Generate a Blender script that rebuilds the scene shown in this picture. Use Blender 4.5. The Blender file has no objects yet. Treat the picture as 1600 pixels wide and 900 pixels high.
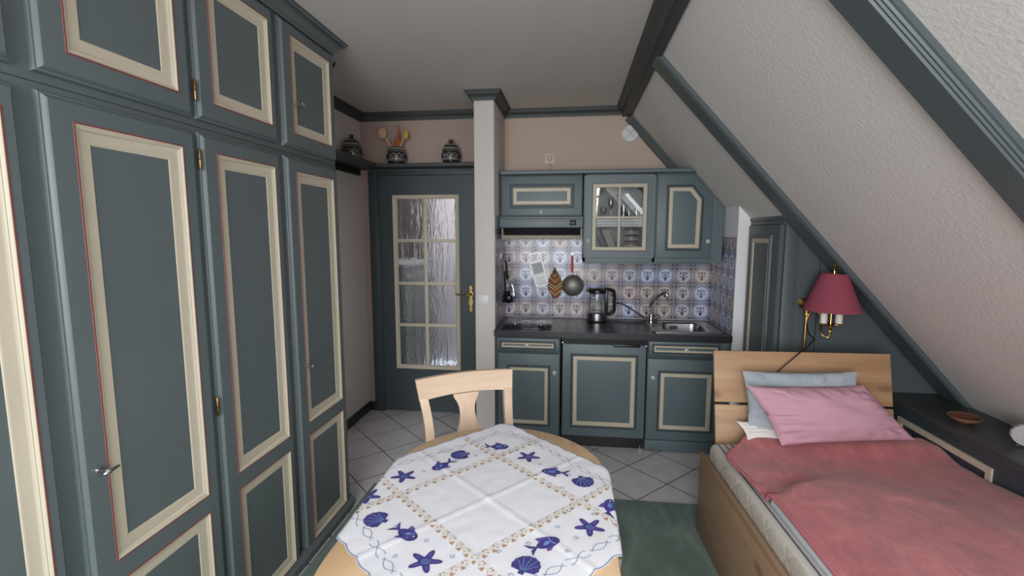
import bpy, bmesh, math, random
from math import pi, sin, cos, sqrt, hypot, atan2, radians
from mathutils import Matrix, Vector, noise

random.seed(7)
S = bpy.context.scene
COL = S.collection

# ---------------------------------------------------------------- camera model
FPX = 754.0
CAM = Vector((0, 0, 1.53))
TH = math.atan(87 / FPX)
PS = math.atan(95 * cos(TH) / FPX)
FW = Vector((-sin(PS) * cos(TH), cos(PS) * cos(TH), -sin(TH)))
RT = Vector((cos(PS), sin(PS), 0))
UP = RT.cross(FW)


def at(px, py, ax, val):
    """point where the line of sight through a photo pixel meets a real plane of the room"""
    d = FW + RT * ((px - 800) / FPX) - UP * ((py - 450) / FPX)
    i = 'xyz'.index(ax)
    return CAM + d * ((val - CAM[i]) / d[i])


cam_d = bpy.data.cameras.new('camera')
cam_d.sensor_width = 36
cam_d.lens = FPX / 1600 * 36
cam_d.clip_start = 0.02
cam = bpy.data.objects.new('camera', cam_d)
COL.objects.link(cam)
m = Matrix.Identity(4)
for r in range(3):
    m[r][0], m[r][1], m[r][2], m[r][3] = RT[r], UP[r], -FW[r], CAM[r]
cam.matrix_world = m
S.camera = cam

# ---------------------------------------------------------------- materials


def lin(c):
    out = []
    for v in c:
        v /= 255
        out.append(v / 12.92 if v <= .04045 else ((v + .055) / 1.055) ** 2.4)
    return (*out, 1)


class N:
    """small node-graph helper"""

    def __init__(self, name):
        self.m = bpy.data.materials.new(name)
        self.m.use_nodes = True
        self.t = self.m.node_tree
        self.b = self.t.nodes['Principled BSDF']
        self._co = None

    def n(self, kind, **kw):
        nd = self.t.nodes.new(kind)
        for k, v in kw.items():
            setattr(nd, k, v)
        return nd

    def l(self, a, b):
        self.t.links.new(a, b)

    def co(self, scale=(1, 1, 1), rot=(0, 0, 0), loc=(0, 0, 0)):
        if not self._co:
            self._co = self.n('ShaderNodeTexCoord').outputs['Object']
        mp = self.n('ShaderNodeMapping')
        mp.inputs['Scale'].default_value = scale
        mp.inputs['Rotation'].default_value = rot
        mp.inputs['Location'].default_value = loc
        self.l(self._co, mp.inputs['Vector'])
        return mp.outputs[0]

    def noise(self, scale, detail=3, rough=.5, vec=None, dist=0):
        nd = self.n('ShaderNodeTexNoise')
        nd.inputs['Scale'].default_value = scale
        nd.inputs['Detail'].default_value = detail
        nd.inputs['Roughness'].default_value = rough
        nd.inputs['Distortion'].default_value = dist
        self.l(vec if vec else self.co(), nd.inputs['Vector'])
        return nd.outputs['Fac']

    def ramp(self, fac, stops):
        nd = self.n('ShaderNodeValToRGB')
        e = nd.color_ramp.elements
        while len(e) > 1:
            e.remove(e[-1])
        e[0].position, e[0].color = stops[0]
        for p, c in stops[1:]:
            x = e.new(p)
            x.color = c
        self.l(fac, nd.inputs['Fac'])
        return nd.outputs['Color']

    def mix(self, fac, a, b, blend='MIX'):
        nd = self.n('ShaderNodeMix', data_type='RGBA', blend_type=blend)
        for sock, v in ((nd.inputs[0], fac), (nd.inputs[6], a), (nd.inputs[7], b)):
            if isinstance(v, bpy.types.NodeSocket):
                self.l(v, sock)
            else:
                sock.default_value = v
        return nd.outputs[2]

    def math(self, op, a, b=0.0, c=None):
        nd = self.n('ShaderNodeMath', operation=op)
        for i, v in enumerate((a, b, c)):
            if v is None:
                continue
            if isinstance(v, bpy.types.NodeSocket):
                self.l(v, nd.inputs[i])
            else:
                nd.inputs[i].default_value = v
        return nd.outputs[0]

    def bump(self, h, strength=.3, dist=.002):
        nd = self.n('ShaderNodeBump')
        nd.inputs['Strength'].default_value = strength
        nd.inputs['Distance'].default_value = dist
        self.l(h, nd.inputs['Height'])
        self.l(nd.outputs[0], self.b.inputs['Normal'])

    def col(self, c):
        if isinstance(c, bpy.types.NodeSocket):
            self.l(c, self.b.inputs['Base Color'])
        else:
            self.b.inputs['Base Color'].default_value = c

    def set(self, rough=.5, metal=0, **kw):
        self.b.inputs['Roughness'].default_value = rough
        self.b.inputs['Metallic'].default_value = metal
        for k, v in kw.items():
            self.b.inputs[k].default_value = v
        return self.m


def paint(name, c, rough=.42, var=.06, bump=.12, bs=90):
    k = N(name)
    a = lin(c)
    dk = tuple(v * (1 - var * 2) for v in a[:3]) + (1,)
    f = k.noise(5, 4, .6)
    k.col(k.mix(f, dk, a))
    k.bump(k.noise(bs, 3), bump, .001)
    return k.set(rough)


def plain(name, c, rough=.5, metal=0, **kw):
    k = N(name)
    a = lin(c)
    f = k.noise(40, 3)
    k.col(k.mix(f, tuple(v * .93 for v in a[:3]) + (1,), a))
    return k.set(rough, metal, **kw)


GREEN = paint('green_grey_paint', (97, 107, 109))
KGREEN = paint('kitchen_green_paint', (96, 111, 116))
BEAM = paint('beam_green_paint', (86, 95, 98))
DGREEN = paint('groove_green_paint', (62, 76, 81))
CREAM = paint('cream_paint', (205, 195, 174), .4)
RED = paint('red_line_paint', (134, 70, 68), .5)
BROWN = paint('brown_grey_line_paint', (104, 98, 92), .5)
CROWNP = paint('dark_crown_green', (68, 73, 73), .5)  # darker tone of the beam green for crown, ceiling beam and shelf
DOORP = paint('dark_door_paint', (68, 79, 83), .45)
DARKTOP = paint('dark_shelf_paint', (66, 68, 69), .38)
DARKFRONT = paint('dark_blue_grey_paint', (62, 70, 77), .45)
WALL = paint('white_wall_paint', (218, 210, 204), .8, .02, .25, 260)
WALLW = paint('warm_wall_paint', (200, 179, 163), .8, .02, .25, 260)
CEIL = paint('ceiling_paint', (220, 213, 207), .85, .02, .2, 200)
HALLW = paint('hall_white_paint', (224, 222, 228), .7)


def woodchip():
    k = N('woodchip_wallpaper')
    a = lin((232, 227, 223))
    k.col(k.mix(k.noise(3, 3), tuple(v * .95 for v in a[:3]) + (1,), a))
    h = k.math('POWER', k.noise(62, 4, .6), 2.2)
    k.bump(h, .3, .008)
    return k.set(.85)


CHIP = woodchip()


def wood(name, c1, c2, c3, axis=0, scale=1.0, rough=.45, knots=True):
    k = N(name)
    sc = [26 * scale, 26 * scale, 26 * scale]
    sc[axis] = 1.6 * scale
    v = k.co(tuple(sc))
    f = k.noise(1.0, 5, .6, v, .6)
    fine = [160, 160, 160]
    fine[axis] = 5
    g = k.noise(1.0, 2, .5, k.co(tuple(fine)))
    c = k.ramp(f, [(.25, lin(c1)), (.5, lin(c2)), (.75, lin(c3))])
    c = k.mix(k.math('MULTIPLY', g, .35), c, lin(c1))
    cl_ = k.ramp(k.noise(4.0, 4, .6, k.co(tuple(.4 if i == axis else 1.6 for i in range(3)))), [(.4, (0, 0, 0, 1)), (.7, (1, 1, 1, 1))])
    c = k.mix(k.math('MULTIPLY', cl_, .3), c, lin(tuple(x * .82 for x in c1)))
    if knots:
        vs = [7.0, 7.0, 7.0]
        vs[axis] = 3.5
        vo = k.n('ShaderNodeTexVoronoi')
        vo.inputs['Scale'].default_value = 1.0
        k.l(k.co(tuple(vs)), vo.inputs['Vector'])
        kn = k.ramp(vo.outputs['Distance'], [(.07, (1, 1, 1, 1)), (.2, (0, 0, 0, 1))])
        c = k.mix(k.math('MULTIPLY', kn, .55), c, lin(tuple(x * .55 for x in c1)))
    k.col(c)
    k.bump(g, .08, .001)
    return k.set(rough)


PINE = wood('pine_wood', (222, 182, 138), (232, 198, 158), (240, 212, 176), 1)
PINEX = wood('pale_chair_wood', (216, 186, 158), (226, 198, 173), (234, 210, 188), 0, 1, .5, False)
PINEZ = wood('pale_chair_wood_upright', (216, 186, 158), (226, 198, 173), (234, 210, 188), 2, 1, .5, False)
OAKX = wood('oak_headboard_wood', (162, 124, 90), (188, 150, 114), (202, 166, 130), 0, .55, .5)
OAKY = wood('oak_side_wood', (146, 116, 90), (166, 134, 106), (178, 148, 118), 1, .55, .5)

BRASS = plain('brass', (222, 184, 112), .26, 1)
OLDBRASS = plain('old_brass', (150, 116, 70), .35, 1)
CHROME = plain('chrome', (200, 200, 204), .12, 1)
STEEL = plain('brushed_steel', (176, 176, 178), .28, 1)
DSTEEL = plain('dark_sieve_steel', (142, 140, 132), .5, .7)
BLACK = plain('black_plastic', (22, 22, 24), .3)
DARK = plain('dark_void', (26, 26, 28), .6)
WHITE = plain('white_plastic', (226, 224, 224), .4)
PORC = plain('porcelain_knob', (226, 222, 214), .25)
SHADE = None
CARDW = plain('grater_white', (250, 250, 252), .35)
REDP = plain('red_handle', (196, 44, 52), .4)
TERRA = plain('terracotta', (150, 104, 78), .4)
TERRAD = plain('terracotta_inside', (98, 62, 42), .3)
BASEB = plain('dark_baseboard', (44, 50, 54), .5)
CABLE = plain('dark_cable', (34, 32, 32), .5)
BACKW = paint('shaded_wall_tone', (178, 156, 147), .8, .02, .25, 260)  # dimness of the door niche put into a darker wall colour
BRIGHTW = paint('bright_white_wall_paint', (244, 242, 244), .7, .02, .2, 260)
BEIGE = plain('hood_lamp_strip', (160, 150, 132), .5)
JARD = plain('jar_dark_glaze', (42, 40, 40), .18)
JARG = plain('jar_grey_glaze', (138, 136, 130), .2)
JARB = plain('jar_brown_glaze', (62, 36, 26), .18)
SPOON = plain('spoon_wood', (196, 156, 118), .6)
SPOONP = plain('pale_spoon', (214, 170, 140), .6)
YEL = plain('yellow_spoon', (206, 172, 60), .5)
ORANGE = plain('orange_wood', (178, 104, 48), .5)
CUPD = plain('dark_cup_glaze', (46, 42, 46), .4)
CUPW = plain('cup_white_pattern', (196, 190, 190), .5)
CUPR = plain('cup_red_pattern', (150, 92, 88), .5)
LACE = plain('lace_white', (224, 222, 226), .8)
LACED = plain('lace_grey', (120, 122, 132), .8)
VENTR = plain('vent_rib_grey', (178, 176, 178), .5)
BOOKG = plain('grey_cover', (122, 122, 116), .5)
BOOKW = plain('pale_cover', (186, 188, 196), .5)
BOOKD = plain('dark_cover', (58, 60, 64), .5)
LINEN = plain('cloth_purple', (72, 64, 136), .85)
LINENL = plain('cloth_violet', (112, 84, 168), .85)
LINENB = plain('cloth_light_blue', (112, 148, 206), .85)
LINENT = plain('cloth_brown_net', (188, 152, 124), .9)
LEAFW = plain('cloth_white_leaf', (240, 234, 228), .85)
LINENG = plain('cloth_thread_blue', (128, 146, 190), .85)


def fabric(name, c, var=.1, bump=.35, bs=420, sheen=.0, big=6):
    k = N(name)
    a = lin(c)
    f = k.noise(big, 5, .65)
    k.col(k.mix(f, tuple(v * (1 - var) for v in a[:3]) + (1,), tuple(min(1, v * (1 + var)) for v in a[:3]) + (1,)))
    k.bump(k.math('ADD', k.noise(bs, 2), k.math('MULTIPLY', k.noise(60, 3), .5)), bump, .0015)
    k.set(.95)
    k.b.inputs['Sheen Weight'].default_value = sheen
    return k.m


CLOTHW = fabric('white_tablecloth_linen', (240, 240, 246), .03, .15)


def blanket_mat():
    k = N('pink_red_blanket')
    f = k.noise(11, 6, .75, k.co((1, .6, 1)), .5)
    k.col(k.ramp(f, [(.33, lin((162, 96, 100))), (.5, lin((184, 106, 109))), (.68, lin((204, 122, 124)))]))
    k.bump(k.math('ADD', k.noise(46, 4, .7), k.math('MULTIPLY', k.noise(300, 2), .5)), .5, .004)
    k.set(.95)
    k.b.inputs['Sheen Weight'].default_value = .25
    return k.m


BLANK = blanket_mat()
BIND = fabric('blanket_satin_edge', (192, 116, 122), .08, .5, 120)
PINKP = fabric('pink_pillow_cotton', (200, 154, 169), .04, .2, 300)
BLUEP = fabric('grey_blue_pillow_cotton', (166, 174, 182), .05, .25, 300)
WHITEP = fabric('white_bed_linen', (226, 222, 218), .05, .3, 300)
SHADE = fabric('pink_lampshade_cloth', (146, 68, 86), .05, .15, 500)
CANDLE = plain('candle_sleeve', (238, 230, 216), .5)
LEAFG = fabric('potholder_olive', (92, 80, 50), .1, .3)
LEAFR = fabric('potholder_red', (196, 82, 62), .06, .3)
LEAFY = fabric('potholder_sand', (198, 176, 128), .06, .3)


def carpet():
    k = N('green_carpet')
    f = k.noise(5.5, 4, .6, k.co((1.0, .45, 1)), .8)
    c = k.ramp(f, [(.33, lin((98, 116, 106))), (.52, lin((122, 140, 130))), (.68, lin((150, 166, 156)))])
    g = k.noise(300, 2)
    k.col(k.mix(k.math('MULTIPLY', g, .5), c, lin((90, 104, 96))))
    k.bump(k.noise(420, 2), .8, .004)
    return k.set(.95)


CARPET = carpet()


def floor_tiles():
    k = N('floor_tiles')
    T = .298
    sep = k.n('ShaderNodeSeparateXYZ')
    k.l(k.co((1 / T, 1 / T, 1), (0, 0, radians(45)), (FTX, FTY, 0)), sep.inputs[0])
    gs = []
    for o in ('X', 'Y'):
        fr = k.math('FRACT', sep.outputs[o])
        dd = k.math('ABSOLUTE', k.math('SUBTRACT', fr, .5))
        gs.append(k.math('GREATER_THAN', dd, .5 - .0032 / T))
    g = k.math('MAXIMUM', *gs)
    base = k.ramp(k.noise(9, 4), [(.3, lin((206, 203, 204))), (.7, lin((218, 216, 217)))])
    k.col(k.mix(g, base, lin((38, 36, 38))))
    k.bump(k.math('SUBTRACT', 1, g), .5, .002)
    return k.set(.32)


FTX, FTY = 0.0, 0.0


def granite():
    k = N('dark_granite_laminate')
    c = k.ramp(k.noise(420, 3, .7), [(.38, lin((30, 30, 34))), (.56, lin((54, 54, 60))), (.72, lin((100, 100, 108)))])
    k.col(c)
    return k.set(.3)


GRANITE = granite()


def glass(name, tint=(1, 1, 1, 1), fac=.9, rough=.02):
    """thin clear pane: mostly see-through with real reflections"""
    k = N(name)
    out = k.t.nodes['Material Output']
    tr = k.n('ShaderNodeBsdfTransparent')
    tr.inputs[0].default_value = tint
    gl = k.n('ShaderNodeBsdfGlossy')
    gl.inputs['Roughness'].default_value = rough
    fr = k.n('ShaderNodeFresnel')
    fr.inputs['IOR'].default_value = 1.5
    mx = k.n('ShaderNodeMixShader')
    k.l(k.math('MINIMUM', k.math('MULTIPLY_ADD', fr.outputs[0], .55, 1 - fac), 1.0), mx.inputs[0])
    k.l(tr.outputs[0], mx.inputs[1])
    k.l(gl.outputs[0], mx.inputs[2])
    k.l(mx.outputs[0], out.inputs['Surface'])
    return k.m


CLEAR = glass('clear_glass', (.93, .95, .95, 1), .97)
WINEG = glass('drinking_glass', (.86, .9, .92, 1), .9)
HOBG = plain('black_hob_glass', (18, 18, 20), .04)


def door_glass():
    k = N('rippled_door_glass')
    v = k.co((20, 20, 3.2))
    h = k.noise(1.0, 2, .4, v, 1.8)
    h2 = k.noise(1.0, 2, .5, k.co((90, 90, 26)), .8)
    k.bump(k.math('ADD', h, k.math('MULTIPLY', h2, .10)), .8, .024)
    k.col((.96, .97, .98, 1))
    return k.set(.03, 0, **{'Transmission Weight': 1.0, 'IOR': 1.22})


RIPPLE = door_glass()


def mattress_top():
    k = N('striped_mattress_cover')
    sep = k.n('ShaderNodeSeparateXYZ')
    k.l(k.co(), sep.inputs[0])
    s = k.math('FRACT', k.math('MULTIPLY', sep.outputs['X'], 1 / .031))
    a = k.math('LESS_THAN', s, .25)
    k.col(k.mix(a, lin((208, 203, 196)), lin((104, 104, 112))))
    k.bump(k.noise(200, 2), .3, .001)
    return k.set(.9)


def mattress_side():
    k = N('quilted_mattress_side')
    sep = k.n('ShaderNodeSeparateXYZ')
    k.l(k.co(), sep.inputs[0])
    d1 = k.math('FRACT', k.math('MULTIPLY', k.math('ADD', sep.outputs['Y'], sep.outputs['Z']), 6.5))
    d2 = k.math('FRACT', k.math('MULTIPLY', k.math('SUBTRACT', sep.outputs['Y'], sep.outputs['Z']), 6.5))
    q = k.math('MINIMUM', k.math('ABSOLUTE', k.math('SUBTRACT', d1, .5)), k.math('ABSOLUTE', k.math('SUBTRACT', d2, .5)))
    h = k.math('MINIMUM', k.math('MULTIPLY', q, 9), 1.0)
    k.col(k.ramp(k.noise(7, 3), [(.3, lin((190, 180, 166))), (.7, lin((208, 200, 190)))]))
    k.bump(k.math('ADD', k.math('MULTIPLY', h, .6), k.noise(14, 3)), .3, .007)
    return k.set(.9)


MTOP, MSIDE = mattress_top(), mattress_side()
DUVET = fabric('striped_duvet_cotton', (214, 220, 226), .08, .5, 200)

TILE_BASE = [plain('tile_white_%s' % n, c, .22) for n, c in (
    ('blueish', (172, 172, 190)), ('pinkish', (184, 170, 178)), ('greyish', (172, 168, 176)), ('sand', (178, 168, 170)))]
TILE_DISC = [plain('tile_disc_%s' % n, c, .2) for n, c in (
    ('blueish', (206, 212, 232)), ('pinkish', (212, 196, 198)), ('greyish', (200, 200, 210)), ('sand', (202, 192, 188)))]
TILE_INK = [plain('tile_ink_%s' % n, c, .25) for n, c in (
    ('blue', (64, 78, 130)), ('plum', (98, 66, 78)), ('slate', (60, 62, 90)), ('brown', (84, 56, 58)))]
GROUT = plain('tile_grout', (170, 167, 174), .7)

# ---------------------------------------------------------------- mesh helpers
WM = {}


class MB:
    def __init__(self):
        self.v, self.f, self.mi, self.mats = [], [], [], []

    def mat(self, m):
        if m not in self.mats:
            self.mats.append(m)
        return self.mats.index(m)

    def add(self, vs, fs, m):
        o = len(self.v)
        self.v += [Vector(p) for p in vs]
        i = self.mat(m)
        for f in fs:
            self.f.append([a + o for a in f])
            self.mi.append(i)
        return self

    def box(self, x0, x1, y0, y1, z0, z1, m, bev=0.0, seg=2, M=None):
        bm = bmesh.new()
        bmesh.ops.create_cube(bm, size=1)
        for v in bm.verts:
            v.co = Vector(((x0 + x1) / 2 + v.co.x * (x1 - x0), (y0 + y1) / 2 + v.co.y * (y1 - y0), (z0 + z1) / 2 + v.co.z * (z1 - z0)))
        if bev:
            bmesh.ops.bevel(bm, geom=bm.edges[:], offset=bev, segments=seg, profile=.5, affect='EDGES')
        if M:
            bmesh.ops.transform(bm, matrix=M, verts=bm.verts)
        bm.verts.index_update()
        self.add([v.co.copy() for v in bm.verts], [[v.index for v in f.verts] for f in bm.faces], m)
        bm.free()
        return self

    def loft(self, fr, poly, prof, mats, cap=True):
        """sweep a (inset, height) profile round a polygon, mitred; mats: one per segment or a single one"""
        O, U, V, Nn = fr
        n = len(poly)
        rings = [[O + U * p[0] + V * p[1] + Nn * h for p in inset(poly, d)] for d, h in prof]
        for k in range(len(prof) - 1):
            mm = mats[k] if isinstance(mats, (list, tuple)) else mats
            self.add(rings[k] + rings[k + 1], [[i, (i + 1) % n, n + (i + 1) % n, n + i] for i in range(n)], mm)
        if cap:
            mm = mats[-1] if isinstance(mats, (list, tuple)) else mats
            self.add(rings[-1], [list(range(n))], mm)
        return self

    def prism(self, fr, poly, h0, h1, m, bev=0):
        O, U, V, Nn = fr
        n = len(poly)
        a = [O + U * p[0] + V * p[1] + Nn * h0 for p in poly]
        if bev:
            b0 = [O + U * p[0] + V * p[1] + Nn * (h1 - bev) for p in poly]
            b = [O + U * p[0] + V * p[1] + Nn * h1 for p in inset(poly, bev)]
            vs = a + b0 + b
            fs = [[n - 1 - i for i in range(n)], [2 * n + i for i in range(n)]]
            for k in (0, n):
                fs += [[k + i, k + (i + 1) % n, k + n + (i + 1) % n, k + n + i] for i in range(n)]
        else:
            b = [O + U * p[0] + V * p[1] + Nn * h1 for p in poly]
            vs = a + b
            fs = [[n - 1 - i for i in range(n)], [n + i for i in range(n)]] + [[i, (i + 1) % n, n + (i + 1) % n, n + i] for i in range(n)]
        return self.add(vs, fs, m)

    def tube(self, pts, r, m, seg=10, closed=False, flat=1.0):
        pts = [Vector(p) for p in pts]
        n = len(pts)
        rr = r if isinstance(r, (list, tuple)) else [r] * n
        vs, fs = [], []
        prev = None
        for i, p in enumerate(pts):
            if closed:
                t = (pts[(i + 1) % n] - pts[i - 1]).normalized()
            else:
                t = (pts[min(i + 1, n - 1)] - pts[max(i - 1, 0)]).normalized()
            if prev is None:
                a = Vector((0, 0, 1)) if abs(t.z) < .9 else Vector((1, 0, 0))
                x = (a - t * a.dot(t)).normalized()
            else:
                x = (prev - t * prev.dot(t)).normalized()
            prev = x
            y = t.cross(x)
            for k in range(seg):
                a = 2 * pi * k / seg
                vs.append(p + x * (cos(a) * rr[i]) + y * (sin(a) * rr[i] * flat))
        for i in range(n if closed else n - 1):
            j = (i + 1) % n
            fs += [[i * seg + k, i * seg + (k + 1) % seg, j * seg + (k + 1) % seg, j * seg + k] for k in range(seg)]
        if not closed:
            fs += [[seg - 1 - k for k in range(seg)], [(n - 1) * seg + k for k in range(seg)]]
        return self.add(vs, fs, m)

    def lathe(self, prof, c, m, seg=32, axis=(0, 0, 1), mats=None):
        c = Vector(c)
        q = Vector((0, 0, 1)).rotation_difference(Vector(axis))
        n = len(prof)
        vs = []
        for r, h in prof:
            r = max(r, 1e-5)
            vs += [c + q @ Vector((r * cos(2 * pi * k / seg), r * sin(2 * pi * k / seg), h)) for k in range(seg)]
        for i in range(n - 1):
            fs = [[i * seg + k, i * seg + (k + 1) % seg, (i + 1) * seg + (k + 1) % seg, (i + 1) * seg + k] for k in range(seg)]
            if mats:
                o = len(self.v)
                self.add(vs[i * seg:(i + 2) * seg], [[a - i * seg for a in f] for f in fs], mats[i])
            else:
                self.add(vs[i * seg:(i + 2) * seg], [[a - i * seg for a in f] for f in fs], m)
        return self

    def sphere(self, c, r, m, seg=16, sc=(1, 1, 1)):
        pr = [(r * sin(pi * i / 8), -r * cos(pi * i / 8)) for i in range(9)]
        o = len(self.v)
        self.lathe(pr, (0, 0, 0), m, seg)
        for i in range(o, len(self.v)):
            v = self.v[i]
            self.v[i] = Vector((c[0] + v.x * sc[0], c[1] + v.y * sc[1], c[2] + v.z * sc[2]))
        return self

    def sweep(self, path, prof, m, closed=False):
        """horizontal moulding: path of (x,y), profile of (out, z); out is to the left of the path"""
        n = len(path)
        rings = []
        for i in range(n):
            p = Vector(path[i])
            if i == 0:
                d0 = d1 = (Vector(path[1]) - p).normalized()
            elif i == n - 1:
                d0 = d1 = (p - Vector(path[i - 1])).normalized()
            else:
                d0 = (p - Vector(path[i - 1])).normalized()
                d1 = (Vector(path[i + 1]) - p).normalized()
            n0, n1 = Vector((-d0.y, d0.x)), Vector((-d1.y, d1.x))
            mv = (n0 + n1) / (1 + n0.dot(n1))
            rings.append([Vector((p.x + mv.x * o, p.y + mv.y * o, z)) for o, z in prof])
        k = len(prof)
        vs = [q for r_ in rings for q in r_]
        fs = []
        for i in range(n - 1):
            fs += [[i * k + j, i * k + (j + 1) % k, (i + 1) * k + (j + 1) % k, (i + 1) * k + j] for j in range(k)]
        fs += [list(range(k))[::-1], [(n - 1) * k + j for j in range(k)]]
        return self.add(vs, fs, m)

    def build(self, name, parent=None, local=False, angle=32, weld=True):
        me = bpy.data.meshes.new(name)
        vs = self.v
        if parent is not None and not local:
            inv = WM[parent].inverted()
            vs = [inv @ v for v in vs]
        me.from_pydata([tuple(v) for v in vs], [], self.f)
        for mt in self.mats:
            me.materials.append(mt)
        me.polygons.foreach_set('material_index', self.mi)
        bm = bmesh.new()
        bm.from_mesh(me)
        if weld:
            bmesh.ops.remove_doubles(bm, verts=bm.verts, dist=1e-5)
        bmesh.ops.recalc_face_normals(bm, faces=bm.faces)
        bm.to_mesh(me)
        bm.free()
        me.shade_smooth()
        me.set_sharp_from_angle(angle=radians(angle))
        o = bpy.data.objects.new(name, me)
        COL.objects.link(o)
        if parent is not None:
            o.parent = parent
            WM[o] = WM[parent]
        else:
            WM[o] = Matrix.Identity(4)
        return o


def inset(poly, d):
    n = len(poly)
    out = []
    for i in range(n):
        p0, p1, p2 = Vector(poly[i - 1]), Vector(poly[i]), Vector(poly[(i + 1) % n])
        d0, d1 = (p1 - p0).normalized(), (p2 - p1).normalized()
        n0, n1 = Vector((-d0.y, d0.x)), Vector((-d1.y, d1.x))
        out.append(p1 + (n0 + n1) * (d / (1 + n0.dot(n1))))
    return out


def rect(a, b, c, d):
    return [(a, c), (b, c), (b, d), (a, d)]


def frame_y(y):      # surfaces that face the camera: u = x, v = z
    return (Vector((0, y, 0)), Vector((1, 0, 0)), Vector((0, 0, 1)), Vector((0, -1, 0)))


def frame_px(x):     # surfaces that face +x: u = y, v = z
    return (Vector((x, 0, 0)), Vector((0, 1, 0)), Vector((0, 0, 1)), Vector((1, 0, 0)))


def frame_nx(x):     # surfaces that face -x: u = -y, v = z
    return (Vector((x, 0, 0)), Vector((0, -1, 0)), Vector((0, 0, 1)), Vector((-1, 0, 0)))


def frame_z(z):
    return (Vector((0, 0, z)), Vector((1, 0, 0)), Vector((0, 1, 0)), Vector((0, 0, 1)))


def empty(name, loc, label=None, cat=None, group=None, rz=0.0):
    o = bpy.data.objects.new(name, None)
    COL.objects.link(o)
    o.empty_display_size = .05
    o.location = loc
    o.rotation_euler = (0, 0, rz)
    WM[o] = Matrix.Translation(Vector(loc)) @ Matrix.Rotation(rz, 4, 'Z')
    tag(o, label, cat, group)
    return o


def tag(o, label=None, cat=None, group=None, kind=None):
    if label:
        o['label'] = label
    if cat:
        o['category'] = cat
    if group:
        o['group'] = group
    if kind:
        o['kind'] = kind
    return o


def thing(name, mb, label, cat, group=None, origin=None, **kw):
    """a thing that is one mesh, origin at its base"""
    o = mb.build(name, **kw)
    if origin is not None:
        off = Vector(origin)
        o.data.transform(Matrix.Translation(-off))
        o.location = off
        WM[o] = Matrix.Translation(off)
    return tag(o, label, cat, group)


def struct(name, mb, parent=None, **kw):
    o = mb.build(name, parent, **kw)
    if parent is None:
        o['kind'] = 'structure'
    return o


def curve(pts, n=6):
    """Catmull-Rom through points"""
    P = [Vector(p) for p in pts]
    out = []
    for i in range(len(P) - 1):
        p0, p1, p2, p3 = P[max(i - 1, 0)], P[i], P[i + 1], P[min(i + 2, len(P) - 1)]
        for k in range(n):
            t = k / n
            out.append(.5 * ((2 * p1) + (p2 - p0) * t + (2 * p0 - 5 * p1 + 4 * p2 - p3) * t * t + (3 * p1 - p0 - 3 * p2 + p3) * t ** 3))
    out.append(P[-1])
    return out


def ss(a, b, x):
    t = min(1, max(0, (x - a) / (b - a)))
    return t * t * (3 - 2 * t)


# ---------------------------------------------------------------- room dimensions
XL, YB, YD, YR = -1.73, 3.90, 3.87, -1.55          # left wall, kitchen wall, door wall, rear wall
ZC = 2.483
KS = 1.12                                           # roof pitch: dz/dx


def slx(z):
    return .404 + (2.446 - z) / KS


NS = Vector((-KS, 0, -1)).normalized()              # roof normal, into the room
ZS, XS = .655, 1.705                                # knee shelf height and front
XNI, XNO = 1.07, 1.15                               # kitchen niche right wall
XPL, XPR, YP = -.685, -.545, 3.36                   # partition beside the door

FTX, FTY = .448, .728
FLOOR = floor_tiles()

struct('floor', MB().box(XL - .1, 2.3, YR - .1, 5.3, -.1, 0, FLOOR))
struct('ceiling', MB().box(XL - .1, slx(ZC) + .12, YR, 4.0, ZC, ZC + .1, CEIL))
# roof slope, with an unseen roof window added beside the camera for more light
RW = (-.95, .30, 1.08, 2.12)                          # y0, y1, z0, z1 of the added roof window


def slope_piece(mb, y0, y1, z0, z1):
    prof = [(slx(z1), z1), (slx(z0), z0), (slx(z0) + .14, z0 + .12), (slx(z1) + .14, z1 + .12)]
    mb.prism((Vector((0, y1, 0)), Vector((1, 0, 0)), Vector((0, 0, 1)), Vector((0, -1, 0))), prof, 0, y1 - y0, CHIP)


mb = MB()
for a in ((RW[1], 4.0, -.1, ZC + .02), (YR, RW[0], -.1, ZC + .02), (RW[0], RW[1], -.1, RW[2]), (RW[0], RW[1], RW[3], ZC + .02)):
    slope_piece(mb, *a)
struct('wall_right', mb)
struct('wall_left', MB().box(XL - .1, XL, YR - .1, 4.0, 0, ZC + .05, WALL))
# door wall with the doorway
mb = MB()
DX0, DX1, DZ = -1.640, -.765, 2.03
mb.box(XL, DX0, YD, YD + .1, 0, ZC + .02, BACKW)
mb.box(DX0, DX1, YD, YD + .1, DZ, ZC + .02, BACKW)
mb.box(DX1, XPL + .05, YD, YD + .1, 0, ZC + .02, BACKW)
struct('wall_back', mb)
wk = struct('wall_kitchen', MB().box(XPL + .05, slx(0) + .0, YB, YB + .1, 0, ZC + .02, WALLW))
wp = struct('wall_partition', MB().box(XPL, XPR, YP, YB + .02, 0, ZC + .01, WALL, .004))
mb = MB()
mb.prism(frame_y(YB), [(XNI, 0), (XNO, 0), (XNO, slx(0) and (2.446 - (XNO - .404) * KS) + .01), (XNI, 2.446 - (XNI - .404) * KS + .01)], 0, YB - 3.33, BRIGHTW)
wn = struct('wall_niche', mb)
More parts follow.
